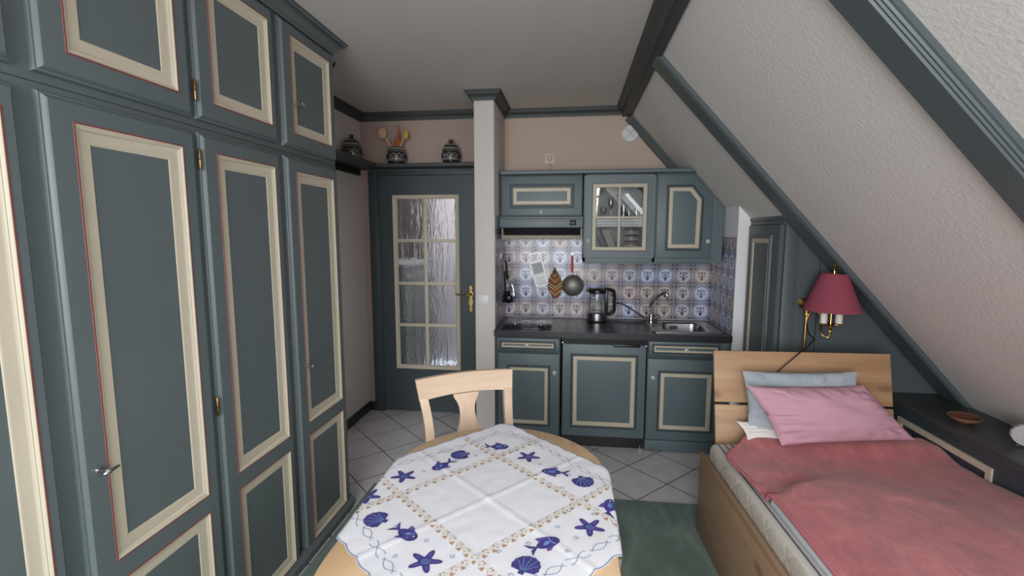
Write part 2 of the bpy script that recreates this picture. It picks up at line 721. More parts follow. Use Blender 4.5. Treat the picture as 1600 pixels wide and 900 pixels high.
# rear wall with the window opening (behind the camera)
WX0, WX1, WZ0, WZ1 = -1.12, .50, .25, 2.2
mb = MB()
mb.box(XL - .1, WX0, YR - .12, YR, 0, ZC + .05, WALL)
mb.box(WX1, 2.2, YR - .12, YR, 0, ZC + .05, WALL)
mb.box(WX0, WX1, YR - .12, YR, 0, WZ0, WALL)
mb.box(WX0, WX1, YR - .12, YR, WZ1, ZC + .05, WALL)
struct('wall_rear', mb)
mb = MB()
mb.loft((Vector((0, YR - .06, 0)), Vector((-1, 0, 0)), Vector((0, 0, 1)), Vector((0, 1, 0))), rect(-WX1, -WX0, WZ0, WZ1), [(0, 0), (0, .05), (.06, .05), (.06, 0)], WHITE, False)
mb.box(-.35, -.27, YR - .06, YR - .01, WZ0, WZ1, WHITE)
struct('window_1', mb)
wm = Vector((slx((RW[2] + RW[3]) / 2), (RW[0] + RW[1]) / 2, (RW[2] + RW[3]) / 2))
SU = Vector((1 / KS, 0, -1)).normalized()
SH = (RW[3] - RW[2]) / abs(SU.z)
mb = MB().loft((wm - NS * .08, Vector((0, 1, 0)), SU, Vector((0, 1, 0)).cross(SU)), rect(-(RW[1] - RW[0]) / 2, (RW[1] - RW[0]) / 2, -SH / 2, SH / 2), [(0, 0), (0, .05), (.07, .05), (.07, 0)], WHITE, False)
struct('window_added', mb)  # frame of the added, unseen roof window

# baseboards
struct('baseboard_left', MB().box(XL, XL + .016, 2.42, YD, 0, .075, BASEB, .003))
struct('baseboard_back', MB().box(XL + .016, DX0 - .002, YD - .016, YD, 0, .075, BASEB, .003))

# crown mouldings
CROWN = [(0, ZC - .062), (.008, ZC - .062), (.010, ZC - .052), (.0135, ZC - .050), (.0145, ZC - .044), (.022, ZC - .034), (.034, ZC - .024), (.037, ZC - .022), (.038, ZC - .016), (.046, ZC - .014), (.047, ZC - .009), (.054, ZC - .008), (.054, ZC), (0, ZC)]
mb = MB().sweep([(.42, YB), (XPR, YB), (XPR, YP), (XPL, YP), (XPL, YD), (XL, YD), (XL, 2.46)], CROWN, CROWNP)
struct('trim_1', mb)
# ceiling beam along the foot of the slope
cb = [(.318, ZC), (.318, ZC - .012), (.326, ZC - .018), (.332, ZC - .028), (.350, ZC - .036), (.356, ZC - .044), (.362, ZC - .072), (.372, ZC - .079), (.378, ZC - .070)]
q = Vector((slx(2.412), 0, 2.412))
cb += [(q.x + NS.x * .016, q.z + NS.z * .016), (q.x, q.z), (.47, ZC)]
mb = MB().prism((Vector((0, YB, 0)), Vector((1, 0, 0)), Vector((0, 0, 1)), Vector((0, -1, 0))), cb[::-1], 0, YB - YR, CROWNP)
struct('trim_2', mb)
# strip on the kitchen wall under the slope
t = Vector((1 / KS, 0, -1)).normalized()


def slope_bar(y0, y1, p, z0, z1, m, side=None):
    mb = MB()
    sec = [(y1, -.002), (y1, p)]
    if side:
        sec += side
    else:
        sec += [(y0, p)]
    sec += [(y0, -.002)]
    A, B = Vector((slx(z0), 0, z0)), Vector((slx(z1), 0, z1))
    ra = [A + NS * h + Vector((0, y, 0)) for y, h in sec]
    rb = [B + NS * h + Vector((0, y, 0)) for y, h in sec]
    n = len(sec)
    mb.add(ra + rb, [[i, (i + 1) % n, n + (i + 1) % n, n + i] for i in range(n)] + [list(range(n)), [2 * n - 1 - i for i in range(n)]], m)
    return mb


struct('trim_3', slope_bar(3.865, YB, .055, 2.42, 1.95, CROWNP))
struct('trim_4', slope_bar(2.60, 2.745, .028, 2.425, ZS + .002, BEAM, [(2.612, .028), (2.60, .02)]))
struct('trim_5', slope_bar(1.285, 1.412, .034, 2.425, ZS + .002, BEAM, [(1.312, .034), (1.309, .028), (1.303, .028), (1.300, .023), (1.294, .023), (1.291, .017), (1.285, .015)]))

# ---------------------------------------------------------------- hallway behind the glazed door
HX0, HX1, HY1, HZ = -2.05, -.55, 5.5, 2.45
struct('wall_hall_back', MB().box(HX0, HX1, HY1, HY1 + .05, 0, HZ, HALLW))
struct('wall_hall_left', MB().box(HX0 - .05, HX0, YD + .1, HY1, 0, HZ, HALLW))
struct('wall_hall_right', MB().box(HX1, HX1 + .05, YB + .1, HY1, 0, HZ, HALLW))
struct('ceiling_hall', MB().box(HX0, HX1, YD + .1, HY1, HZ, HZ + .05, HALLW))
hc = empty('hall_cupboard', (-1.75, 4.7, 0), 'low grey green cupboard standing along the hallway wall behind the door glass', 'cupboard')
HG = paint('hall_cupboard_paint', (140, 148, 146))
HGD = paint('hall_cupboard_panel_line', (72, 76, 78))
MB().box(HX0 + .004, -1.50, 4.12, 5.06, 0, 1.20, HG).build('body', hc)
MB().box(HX0 + .004, -1.47, 4.10, 5.085, 1.20, 1.25, HG, .008).build('top', hc)
for i in range(3):
    y0 = 4.15 + i * .32
    MB().loft(frame_px(-1.50), rect(y0, y0 + .28, .1, 1.15), [(0, 0), (0, .018), (.05, .018), (.06, .006)], [HG, HG, HGD, HG]).build('door', hc)
hw = empty('hall_wardrobe', (-1.85, 5.3, 0), 'tall dark wardrobe at the back of the hallway behind the door glass', 'wardrobe')
HBR = paint('hall_wardrobe_brown', (92, 84, 82))
MB().box(HX0 + .004, -1.62, 5.13, 5.49, 0, 2.3, HBR, .004).build('body', hw)
for i in range(2):
    MB().loft(frame_y(5.13), rect(HX0 + .01 + i * .21, HX0 + .20 + i * .21, .1, 2.25), [(0, 0), (0, .018), (.03, .018), (.036, .008)], [HBR, HBR, HGD, HBR]).build('door', hw)

# ---------------------------------------------------------------- the glazed door
dr = empty('door_1', (DX0, YD, 0))
dr['kind'] = 'structure'
DL0, DL1, DLZ = -1.585, -.782, 1.985
mb = MB()
cs = [(DX0, DX0 + .058), (DX1 - .02, DX1)]
mb.box(DX0 - .03, DX0 + .045, YD - .022, YD - .001, 0, 2.03, DOORP, .004)
mb.box(DX0 + .0, DX0 + .053, YD - .012, YD + .1, 0, 2.03, DOORP, .002)
mb.box(DX1 - .012, DX1 + .06, YD - .022, YD - .001, 0, 2.03, DOORP, .004)
mb.box(DX0 + .045, DX1 - .012, YD - .022, YD + .08, 1.99, 2.03, DOORP, .004)
mb.box(DX0 + .045, DX1 - .012, YD - .030, YD - .02, 1.998, 2.006, DOORP, .002)
mb.build('door_frame', dr)
PX0, PX1, PZ0, PZ1 = -1.474, -.914, .378, 1.834
mb = MB()
for a in ((DL0, PX0 + .012, .008, DLZ), (PX1 - .012, DL1, .008, DLZ), (PX0 + .012, PX1 - .012, .008, PZ0 + .012), (PX0 + .012, PX1 - .012, PZ1 - .012, DLZ)):
    mb.box(a[0], a[1], YD - .006, YD + .034, a[2], a[3], DOORP)
lf = mb.build('door_leaf', dr)
mb = MB()
mb.loft(frame_y(YD - .006), rect(PX0, PX1, PZ0, PZ1), [(0, 0), (.002, .010), (.008, .013), (.014, .010), (.026, .009), (.034, .001), (.034, -.012)], CREAM, False)
bars = [1.462, 1.107, .756]
mb.box(-1.213, -1.185, YD - .016, YD + .006, PZ0 + .03, PZ1 - .03, CREAM, .005)
for z in bars:
    mb.box(PX0 + .03, PX1 - .03, YD - .0155, YD + .006, z - .013, z + .013, CREAM, .005)
mb.build('glazing_bars', dr)
zs = [PZ0 + .03] + bars[::-1] + [PZ1 - .03]
for i in range(4):
    for (x0, x1) in ((PX0 + .03, -1.2), (-1.198, PX1 - .03)):
        MB().box(x0, x1, YD + .008, YD + .012, zs[i], zs[i + 1], RIPPLE).build('glass_pane', dr)
# brass lever on an ornate plate
hp_ = at(736, 466, 'y', YD - .006)
mb = MB()
px, pz = hp_.x, hp_.z
half = [(.0, -.115), (.010, -.108), (.016, -.096), (.011, -.082), (.010, -.066), (.018, -.048), (.020, -.030), (.014, -.012), (.012, .006), (.017, .024), (.019, .040), (.012, .056), (.010, .070), (.015, .084), (.010, .098), (.0, .112)]
out = [(px + a, pz + b) for a, b in half] + [(px - a, pz + b) for a, b in half[-2:0:-1]]
mb.prism(frame_y(YD - .006), out, 0, .006, BRASS, .002)
mb.lathe([(0, 0), (.014, 0), (.012, .02), (.008, .03), (.0, .031)], (px, YD - .012, pz + .035), BRASS, 16, (0, -1, 0))
MBk = mb
hd = mb.build('handle_plate', dr)
tag(hd, 'ornate brass plate')
MB().tube(curve([(px, YD - .03, pz + .035), (px, YD - .055, pz + .035), (px - .02, YD - .062, pz + .033), (px - .05, YD - .06, pz + .022), (px - .08, YD - .06, pz + .028), (px - .115, YD - .058, pz + .04)]), .007, BRASS, 10).build('door_handle', dr)

# shelf over the door and along the left wall
sh = empty('wall_shelf', (XL, YD, 2.032), 'dark green L-shaped shelf over the glazed door and along the left wall', 'shelf')
mb = MB()
ZT = 2.062
poly = [(XL, 2.42), (-1.51, 2.42), (-1.51, 3.64), (-1.45, 3.69), (XPL, 3.69), (XPL, YD), (XL, YD)]
mb.prism(frame_z(0), poly, ZT - .026, ZT, CROWNP, .004)
mb.build('board', sh)
MB().box(XL, XL + .022, 2.42, 3.80, 1.985, 2.036, DARK, .003).build('shadow_batten', sh)  # board under the shelf, its near-black colour stands for the shadow there

# ---------------------------------------------------------------- wardrobe
XW = -1.2
DP = [(.52, .949), (.993, 1.449), (1.470, 1.901), (1.946, 2.398)]
wd = empty('wardrobe', (-1.46, 1.2, 0), 'tall built-in green wardrobe with cream and red panel mouldings along the left wall', 'wardrobe')
wu = empty('wardrobe_top_cabinet', (-1.46, 1.2, 1.872), 'row of green upper cupboards with cornice on top of the tall wardrobe', 'cabinet')
Y0, Y1 = -.95, 2.415
YW0 = [(-.43, .0), (.045, .475)]
MB().box(XL + .005, XW - .022, Y0, Y1, .075, 1.871, GREEN, .002).build('carcass', wd)
mb = MB().box(XL + .005, XW + .002, Y0, Y1 + .008, 0, .04, GREEN, .003)
mb.sweep([(XW - .02, Y1 + .006), (XW - .02, Y0)], [(0, .03), (.034, .03), (.034, .048), (.026, .058), (.018, .066), (.012, .078), (0, .078)], GREEN)
mb.build('plinth', wd)
SLAB = [(0, 0), (0, .007), (.003, .012), (.007, .013), (.010, .018), (.015, .022)]
CRP = [(-.0045, 0), (-.004, .0012), (-.0012, .0016), (0, .0012), (.002, .0002), (.006, -.0035), (.0085, -.0035), (.014, -.0075), (.0165, -.008), (.038, -.009), (.042, -.0095), (.045, -.0118)]
CRM = [RED, RED, RED, CREAM, CREAM, CREAM, CREAM, CREAM, CREAM, CREAM, CREAM]


def recessed_slab(parent, fr, y0, y1, z0, z1, panels, depth, m):
    """door leaf whose panels lie deeper than its stiles"""
    O, U, V, Nn = fr
    mb = MB().loft(fr, rect(y0, y1, z0, z1), SLAB, m, False)
    ins = SLAB[-1][0]
    top = SLAB[-1][1]
    us = [y0 + ins, panels[0][0], panels[0][1], y1 - ins]
    vs_ = [z0 + ins]
    for p_ in sorted(panels, key=lambda q_: q_[2]):
        vs_ += [p_[2], p_[3]]
    vs_.append(z1 - ins)
    P3 = lambda u, v, h: O + U * u + V * v + Nn * h
    for i in range(3):
        for j in range(len(vs_) - 1):
            hole = i == 1 and j % 2 == 1
            u0, u1, v0, v1 = us[i], us[i + 1], vs_[j], vs_[j + 1]
            h = top - depth if hole else top
            mb.add([P3(u0, v0, h), P3(u1, v0, h), P3(u1, v1, h), P3(u0, v1, h)], [[0, 1, 2, 3]], m)
            if hole:
                c_ = [(u0, v0), (u1, v0), (u1, v1), (u0, v1)]
                mb.add([P3(u, v, top) for u, v in c_] + [P3(u, v, h) for u, v in c_], [[k, (k + 1) % 4, 4 + (k + 1) % 4, 4 + k] for k in range(4)], m)
    return mb.build('door', parent)


def wdoor(parent, y0, y1, z0, z1, panels, key=None, hinge=(), kz=0):
    d = recessed_slab(parent, frame_px(XW - .022), y0, y1, z0, z1, panels, .012, GREEN)
    for (a, b, c, e) in panels:
        mb = MB().loft(frame_px(XW), rect(a, b, c, e), CRP, CRM, False)
        tag(mb.build('panel_moulding', d), 'cream moulding with thin red outline')
    if key:
        y = key
        mb = MB().lathe([(0, 0), (.007, 0), (.008, .004), (.004, .008), (.0035, .026), (.009, .030), (.0095, .036), (.005, .041), (0, .042)], (XW, y, kz), CHROME, 14, (1, 0, 0))
        mb.tube([(XW + .032, y - .012, kz - .003), (XW + .036, y + .0, kz), (XW + .034, y + .03, kz + .001)], [.004, .006, .003], CHROME, 8)
        tag(mb.build('key', d), 'small chrome key')
    for hz in hinge:
        mb = MB().lathe([(0, -.034), (.0025, -.033), (.0045, -.029), (.0045, .029), (.0025, .033), (0, .034)], (XW + .001, y1 + .0105, hz), OLDBRASS, 12)
        mb.lathe([(.0046, -.003), (.0052, 0), (.0046, .003)], (XW + .001, y1 + .0105, hz), JARB, 12)
        tag(mb.build('hinge', d), 'small brass hinge')


for i, (a, b) in enumerate(YW0 + DP):
    p0 = a + .072
    p1 = min(b - .04, p0 + .327)
    wdoor(wd, a, b, .062, 1.853, [(p0, p1, .655, 1.792), (p0, p1, .078, .590)], key={2: None, 3: 1.032, 5: 2.012}.get(i), hinge=(1.765, .936) if i == 3 else (), kz=.925)
mb = MB().box(XL + .005, XW - .022, Y0, Y1, 1.872, ZC - .004, GREEN, .002)
mb.build('carcass', wu)
for i, (a, b) in enumerate(YW0 + DP):
    p0 = a + .072
    p1 = min(b - .04, p0 + .327)
    wdoor(wu, a, b, 1.893, 2.412, [(p0, p1, 1.957, 2.358)], key={5: 2.028}.get(i), hinge=(1.98,) if i == 3 else (), kz=2.078)
mb = MB().sweep([(XL + .03, Y1), (XW - .022, Y1), (XW - .022, Y0)], [(0, ZC - .066), (.012, ZC - .064), (.016, ZC - .054), (.024, ZC - .050), (.032, ZC - .034), (.048, ZC - .018), (.056, ZC - .016), (.06, ZC - .006), (.066, ZC - .005), (.066, ZC - .002), (0, ZC - .002)], GREEN)
mb.build('cornice', wu)
hk = at(527, 103, 'y', Y1 + .004)
MB().tube(curve([(-1.235, Y1, 2.39), (-1.235, Y1 + .03, 2.39), (-1.23, Y1 + .04, 2.375), (-1.225, Y1 + .045, 2.40)]), .004, BLACK, 8).build('coat_hook', wu)

# ---------------------------------------------------------------- kitchen base units
YK = 3.33
GP = [(0, 0), (0, .012), (.004, .018), (.009, .020)]
KM = [(0, 0), (.003, .005), (.007, .0055), (.010, .002), (.013, .002), (.016, .006), (.020, .0055), (.0225, .003)]
KMM = [KGREEN, DGREEN, DGREEN, DGREEN, KGREEN, BROWN, BROWN]


def kpanel(parent, outer, w=.026, gap=.019, fr=None, name='panel_moulding'):
    """dark stepped moulding round a cream band"""
    fr = fr or frame_y(YK)
    mb = MB()
    pr = [(a * gap / .0225, b) for a, b in KM]
    mb.loft(fr, outer, pr, KMM, False)
    mb.loft(fr, outer, [(gap, .003), (gap + .001, .0065), (gap + .004, .0075), (gap + w - .004, .006), (gap + w, 0)], CREAM, False)
    return tag(mb.build(name, parent), 'cream band in stepped dark moulding')


def slab_y(parent, name, poly, y=YK, m=KGREEN, th=.02):
    fr = (Vector((0, y + th, 0)), Vector((1, 0, 0)), Vector((0, 0, 1)), Vector((0, -1, 0)))
    return MB().loft(fr, poly, [(0, 0), (0, th * .6), (.004, th * .92), (.009, th)], m).build(name, parent)


def knob(parent, x, y, z):
    mb = MB().lathe([(.013, 0), (.0135, .003), (.008, .006), (.006, .012), (.011, .016), (.0125, .022), (.009, .027), (.004, .0285), (0, .0285)], (x, y, z), PORC, 16, (0, -1, 0))
    mb.lathe([(.0042, .0286), (.003, .0294), (0, .0294)], (x, y, z), BLACK, 10, (0, -1, 0))
    return tag(mb.build('knob', parent), 'small porcelain knob')


kb = empty('base_cabinet', (-.3, 3.6, 0), 'green base cabinet with drawer under the hob, left end of the kitchenette', 'cabinet')
MB().box(XPR + .004, -.075, YK + .02, YB - .02, .06, .79, DGREEN).build('carcass', kb)
MB().box(XPR + .004, -.075, YK + .04, YK + .055, 0, .075, DARK).build('plinth', kb)
d = slab_y(kb, 'drawer', rect(-.524, -.080, .694, .789))
kpanel(d, rect(-.505, -.108, .706, .768), .013, .014)
knob(d, -.311, YK - .003, .736)
d = slab_y(kb, 'door', rect(-.519, -.078, .082, .678))
kpanel(d, rect(-.452, -.143, .146, .594), .025, .018)
knob(d, -.115, YK - .001, .545)

fg = empty('built_in_fridge', (.23, 3.6, 0), 'under-counter fridge with a large green panelled door and black vent grille', 'fridge')
MB().box(-.062, .512, YK + .022, YB - .02, .02, .785, BLACK).build('body', fg)
d = slab_y(fg, 'door', rect(-.060, .514, .088, .757))
kpanel(d, rect(-.004, .461, .151, .690), .029, .020)
MB().box(.29, .47, YK - .004, YK + .012, .742, .759, BLACK, .003).build('recessed_grip', d)
mb = MB().box(-.064, .52, YK + .02, YK + .03, .757, .797, BLACK)
for i in range(40):
    x = -.058 + i * .0145
    mb.box(x, x + .006, YK + .002, YK + .02, .761, .794, BLACK)
mb.build('vent_grille', fg)
mb = MB().box(-.055, .505, YK + .04, YK + .05, .0, .086, BLACK)
for i in range(3):
    mb.box(.0, .46, YK + .034, YK + .04, .03 + i * .014, .037 + i * .014, BLACK)
mb.build('plinth_vent', fg)
MB().box(.488, .506, YK + .012, YK + .04, 0, .012, CHROME, .002).box(.488, .493, YK + .012, YK + .02, 0, .03, CHROME).build('levelling_foot', fg)
MB().box(.508, .520, YK - .004, YK + .015, .748, .757, CHROME, .001).build('hinge_bracket', fg)
MB().box(-.066, -.052, YK - .002, YK + .015, .757, .766, CHROME, .001).build('hinge_bracket', fg)

kr = empty('base_cabinet', (.78, 3.6, 0), 'green base cabinet with drawer under the sink, right end of the kitchenette', 'cabinet')
MB().box(.522, XNI - .004, YK + .02, YB - .02, .1, .69, DGREEN).box(.522, XNI - .004, YK + .02, YK + .036, .69, .79, DGREEN).box(1.0, 1.06, YK + .004, YK + .02, .0, .79, KGREEN, .002).build('carcass', kr)
slab_y(kr, 'plinth', rect(.520, 1.055, .008, .084), YK + .004)
d = slab_y(kr, 'drawer', rect(.530, 1.015, .690, .789))
kpanel(d, rect(.550, .994, .702, .774), .013, .015)
knob(d, .777, YK - .003, .733)
d = slab_y(kr, 'door', rect(.524, .996, .088, .668))
kpanel(d, rect(.594, .968, .152, .588), .028, .019)
knob(d, .562, YK - .001, .536)

# worktop with a sink cut-out
SX0, SX1, SY0, SY1 = .565, 1.035, 3.385, 3.835
BX0, BX1, BY0, BY1 = .650, .965, 3.425, 3.765
mb = MB()
ZW0, ZW = .798, .84
for a in ((XPR + .002, BX0 - .01, 3.315, YB - .003), (BX1 + .01, XNI - .003, 3.315, YB - .003), (BX0 - .01, BX1 + .01, 3.315, BY0 - .01), (BX0 - .01, BX1 + .01, BY1 + .01, YB - .003)):
    mb.box(*a, ZW0, ZW, GRANITE)
o = thing('worktop', mb, 'dark speckled worktop running across the kitchenette', 'worktop', origin=(.26, 3.6, ZW0))

# hob
hb = empty('hob', (-.31, 3.6, ZW), 'black glass two-ring hob on the left of the worktop', 'hob')
MB().box(-.50, -.145, 3.385, 3.865, ZW, ZW + .006, HOBG, .002).build('glass_plate', hb)
mb = MB()
for (y, r) in ((3.73, .085), (3.56, .07)):
    mb.lathe([(r, ZW + .0063), (r + .002, ZW + .0066), (r + .004, ZW + .0063)], (-.33, y, 0), plain('hob_ring_print', (88, 88, 92), .3), 40)
mb.build('ring_marking', hb)
for x in (-.406, -.217):
    mb = MB().lathe([(.022, 0), (.022, .006), (.016, .010), (.013, .020), (.0, .021)], (x, 3.435, ZW + .006), BLACK, 20)
    mb.box(x - .004, x + .004, 3.418, 3.452, ZW + .02, ZW + .034, CHROME, .003)
    tag(mb.build('control_knob', hb), 'black knob with chrome bar')

# sink
sk = empty('sink', (.8, 3.6, ZW), 'stainless steel sink set into the right end of the dark worktop', 'sink')
mb = MB()


def rrect(x0, x1, y0, y1, r, n=6):
    out = []
    for cx, cy, a0 in ((x1 - r, y0 + r, -pi / 2), (x1 - r, y1 - r, 0), (x0 + r, y1 - r, pi / 2), (x0 + r, y0 + r, pi)):
        for k in range(n + 1):
            a = a0 + pi / 2 * k / n
            out.append((cx + r * cos(a), cy + r * sin(a)))
    return out


ro = rrect(SX0, SX1, SY0, SY1, .03)
ro2 = rrect(SX0 + .012, SX1 - .012, SY0 + .012, SY1 - .012, .025)
ri = rrect(BX0, BX1, BY0, BY1, .07)
ri2 = rrect(BX0 + .008, BX1 - .008, BY0 + .008, BY1 - .008, .065)
ri3 = rrect(BX0 + .02, BX1 - .02, BY0 + .02, BY1 - .02, .06)
ri4 = rrect(BX0 + .06, BX1 - .06, BY0 + .06, BY1 - .06, .05)
rings = [(ro, ZW + .0005), (ro, ZW + .004), (ro2, ZW + .006), (ri, ZW + .004), (ri2, ZW - .004), (ri3, ZW - .12), (ri4, ZW - .135)]
n = len(ro)
vs = [(x, y, z) for r_, z in rings for x, y in r_]
fs = [[k * n + i, k * n + (i + 1) % n, (k + 1) * n + (i + 1) % n, (k + 1) * n + i] for k in range(len(rings) - 1) for i in range(n)] + [[(len(rings) - 1) * n + i for i in range(n)]]
mb.add(vs, fs, STEEL)
mb.build('basin', sk)
mb = MB().lathe([(.035, 0), (.033, .004), (.0, .003)], (.73, 3.60, ZW - .134), BLACK, 20)
mb.build('drain', sk)
mb = MB().box(.745, .80, BY1 - .022, BY1 - .016, ZW - .045, ZW - .02, DARK)
for i in range(4):
    mb.box(.747 + i * .014, .754 + i * .014, BY1 - .026, BY1 - .02, ZW - .043, ZW - .022, STEEL)
mb.build('overflow_slot', sk)

tp = empty('tap', (.605, 3.80, ZW + .006), 'chrome swan-neck mixer tap behind the sink', 'tap')
bx, by = .610, 3.79
MB().lathe([(.028, 0), (.028, .008), (.022, .014), (.021, .05), (.018, .056), (0, .057)], (bx, by, ZW + .006), CHROME, 24).build('body', tp)
a1 = at(1016, 478, 'y', by)
a2 = at(1028, 463, 'y', by - .03)
a3 = at(1038, 458, 'y', by - .06)
a4 = at(1042, 461, 'y', by - .07)
a5 = at(1043, 470, 'y', by - .07)
MB().tube(curve([(bx, by, ZW + .055), (bx + .002, by, ZW + .1), a1, (a1 + a2) / 2 + Vector((-.006, 0, .006)), a2, a3, a4, a5], 6), .009, CHROME, 12).build('spout', tp)
MB().tube(curve([(bx, by - .01, ZW + .04), (bx - .03, by - .04, ZW + .045), (bx - .055, by - .06, ZW + .028)]), [.008] * 12 + [.006], CHROME, 10).build('lever', tp)
MB().tube([(bx + .03, by + .02, ZW + .02), (bx + .06, by + .03, ZW + .045)], [.012, .015], STEEL, 12).build('side_valve', tp)

# ---------------------------------------------------------------- delft tiles
TP, TZ0 = .1375, .8475
DISC = lambda r, n=24: [(r * cos(2 * pi * i / n), r * sin(2 * pi * i / n)) for i in range(n)]


def rot2(p, a):
    return (p[0] * cos(a) - p[1] * sin(a), p[0] * sin(a) + p[1] * cos(a))


def petal(cx, cy, l, w, a):
    return [(cx + q[0], cy + q[1]) for q in (rot2((l / 2 * cos(t), w / 2 * sin(t)), a) for t in [2 * pi * i / 8 for i in range(8)])]


def tile_art(rng):
    """flat shapes of one tile, tile size 1, centred: (level, polygon, role)"""
    A = [(1, DISC(.435, 28), 'ink'), (2, DISC(.403, 28), 'disc')]
    # corner ornaments
    for k in range(4):
        a = k * pi / 2
        for (cx, cy, l, w, r) in ((.395, .395, .19, .07, pi / 4), (.45, .325, .13, .05, 1.25), (.325, .45, .13, .05, .32), (.46, .46, .07, .07, 0), (.475, .22, .13, .032, 1.5), (.22, .475, .13, .032, .05), (.43, .43, .16, .03, -pi / 4)):
            A.append((1, [rot2(p, a) for p in petal(cx, cy, l, w, r)], 'ink'))
    # vase
    kind = rng.randrange(3)
    if kind == 0:
        A.append((3, [(0, -.30), (.04, -.22), (.11, -.10), (-.11, -.10), (-.04, -.22)], 'vase'))
    elif kind == 1:
        A.append((3, [(-.07, -.30), (.07, -.30), (.05, -.25), (.11, -.17), (.08, -.08), (-.08, -.08), (-.11, -.17), (-.05, -.25)], 'vase'))
    else:
        A.append((3, [(-.03, -.31), (.03, -.31), (.07, -.18), (.13, -.09), (-.13, -.09), (-.07, -.18)], 'vase'))
    A.append((3, petal(0, -.04, .56, .034, 0), 'ink'))
    A.append((3, petal(-.2, -.03, .1, .04, .5), 'ink'))
    A.append((3, petal(.2, -.03, .1, .04, -.5), 'ink'))
    A.append((3, petal(0, .02, .022, .16, 0), 'ink'))
    A.append((3, petal(-.07, .05, .2, .022, 2.2), 'ink'))
    A.append((3, petal(.07, .05, .2, .022, .94), 'ink'))
    for (x, y, s) in ((0, .18, .075), (-.16, .16, .075), (.16, .16, .075), (0, .06, .05)):
        for k in range(4):
            A.append((3, petal(x + s * .55 * cos(k * pi / 2 + .6), y + s * .55 * sin(k * pi / 2 + .6), s, s * .62, k * pi / 2 + .6), 'ink'))
    return A


def tile_wall(name, parent, fr, u_edge, u_lo, u_hi, v0, rows, v_hi, seed):
    """tiles counted from u_edge towards u_lo; outlines clipped to the wall field"""
    rng = random.Random(seed)
    O, U, V, Nn = fr
    mb = MB()
    mb.prism(fr, rect(u_lo, u_hi, v0 - .007, v_hi), 0, .003, GROUT)

    def clip(poly):
        for ax, lim, sg in ((0, u_lo, 1), (0, u_hi, -1), (1, v0, 1), (1, v_hi, -1)):
            res = []
            for i in range(len(poly)):
                p, q_ = poly[i - 1], poly[i]
                pin, qin = sg * (p[ax] - lim) >= 0, sg * (q_[ax] - lim) >= 0
                if pin != qin:
                    t_ = (lim - p[ax]) / (q_[ax] - p[ax])
                    res.append((p[0] + (q_[0] - p[0]) * t_, p[1] + (q_[1] - p[1]) * t_))
                if qin:
                    res.append(q_)
            poly = res
            if len(poly) < 3:
                return None
        return poly
    nc = int((u_edge - u_lo) / TP) + 2
    for c in range(-1, nc):
        for r_ in range(rows):
            cu, cv = u_edge - (c + .5) * TP, v0 + (r_ + .5) * TP
            t_ = rng.choice([0, 0, 1, 2, 3])
            ink = TILE_INK[0] if t_ == 0 else rng.choice([TILE_INK[1], TILE_INK[2], TILE_INK[3], TILE_INK[0]])
            vase = rng.choice([ink, TILE_INK[1] if t_ else TILE_INK[0]])
            cm = {'ink': ink, 'vase': vase, 'disc': TILE_DISC[t_]}
            h = TP / 2 - .0012
            p = clip(rect(cu - h, cu + h, cv - h, cv + h))
            if not p:
                continue
            mb.prism(fr, p, .003, .0050, TILE_BASE[t_])
            for lv, po, role in tile_art(rng):
                pp = clip([(cu + a * TP * .97, cv + b * TP * .97) for a, b in po])
                if pp:
                    mb.add([O + U * a + V * b + Nn * (.0050 + .0003 * lv) for a, b in pp], [list(range(len(pp)))], cm[role])
    return mb.build(name, parent, weld=False)


tile_wall('wall_tiles', wk, frame_y(YB), XNI, XPR, XNI, TZ0, 6, 1.56, 3)
tile_wall('wall_tiles', wp, frame_px(XPR), YB, YP + .003, YB, TZ0, 6, 1.65, 5)
tile_wall('wall_tiles', wn, frame_nx(XNI), -3.333, -YB, -3.333, TZ0 - TP, 6, 1.497, 9)

# ---------------------------------------------------------------- upper units
YU = 3.58
fl = empty('wall_cabinet', (-.23, 3.74, 1.64), 'small green flap cabinet with a wide cream panel above the cooker hood', 'cabinet')
MB().box(XPR + .01, .066, YU + .02, YB - .005, 1.645, 1.945, DGREEN).build('carcass', fl)
d = slab_y(fl, 'flap_door', rect(-.524, .066, 1.650, 1.940), YU)
kpanel(d, rect(-.468, .009, 1.703, 1.881), .029, .028, frame_y(YU))
knob(d, -.233, YU - .001, 1.677)

hd = empty('cooker_hood', (-.23, 3.72, 1.48), 'green fronted cooker hood above the hob', 'cooker hood')
MB().box(XPR + .008, .070, 3.56, YB - .008, 1.565, 1.640, BLACK).build('body', hd)
sl = slab_y(hd, 'front_panel', rect(-.536, .072, 1.562, 1.632), 3.515)
MB().box(-.022, .022, 3.511, 3.516, 1.580, 1.617, BLACK, .002).box(-.018, -.002, 3.508, 3.512, 1.600, 1.614, DARK, .002).box(.002, .018, 3.508, 3.512, 1.600, 1.614, DARK, .002).box(-.018, -.002, 3.508, 3.512, 1.583, 1.597, DARK, .002).box(.002, .018, 3.508, 3.512, 1.583, 1.597, DARK, .002).build('switch_panel', hd)
mb = MB()
mb.add([(-.53, 3.54, 1.562), (.065, 3.54, 1.562), (.06, 3.64, 1.512), (-.525, 3.64, 1.512), (-.53, 3.88, 1.562), (.065, 3.88, 1.562), (.06, 3.88, 1.505), (-.525, 3.88, 1.505)],
       [[0, 1, 2, 3], [3, 2, 6, 7], [0, 3, 7, 4], [1, 5, 6, 2], [4, 7, 6, 5], [0, 4, 5, 1]], DARK)
mb.build('filter_housing', hd)
MB().box(-.518, .066, 3.545, 3.57, 1.478, 1.510, BEIGE, .006).box(-.52, -.51, 3.545, 3.75, 1.478, 1.56, BEIGE).box(.056, .066, 3.545, 3.75, 1.478, 1.56, BEIGE).build('glass_visor', hd)

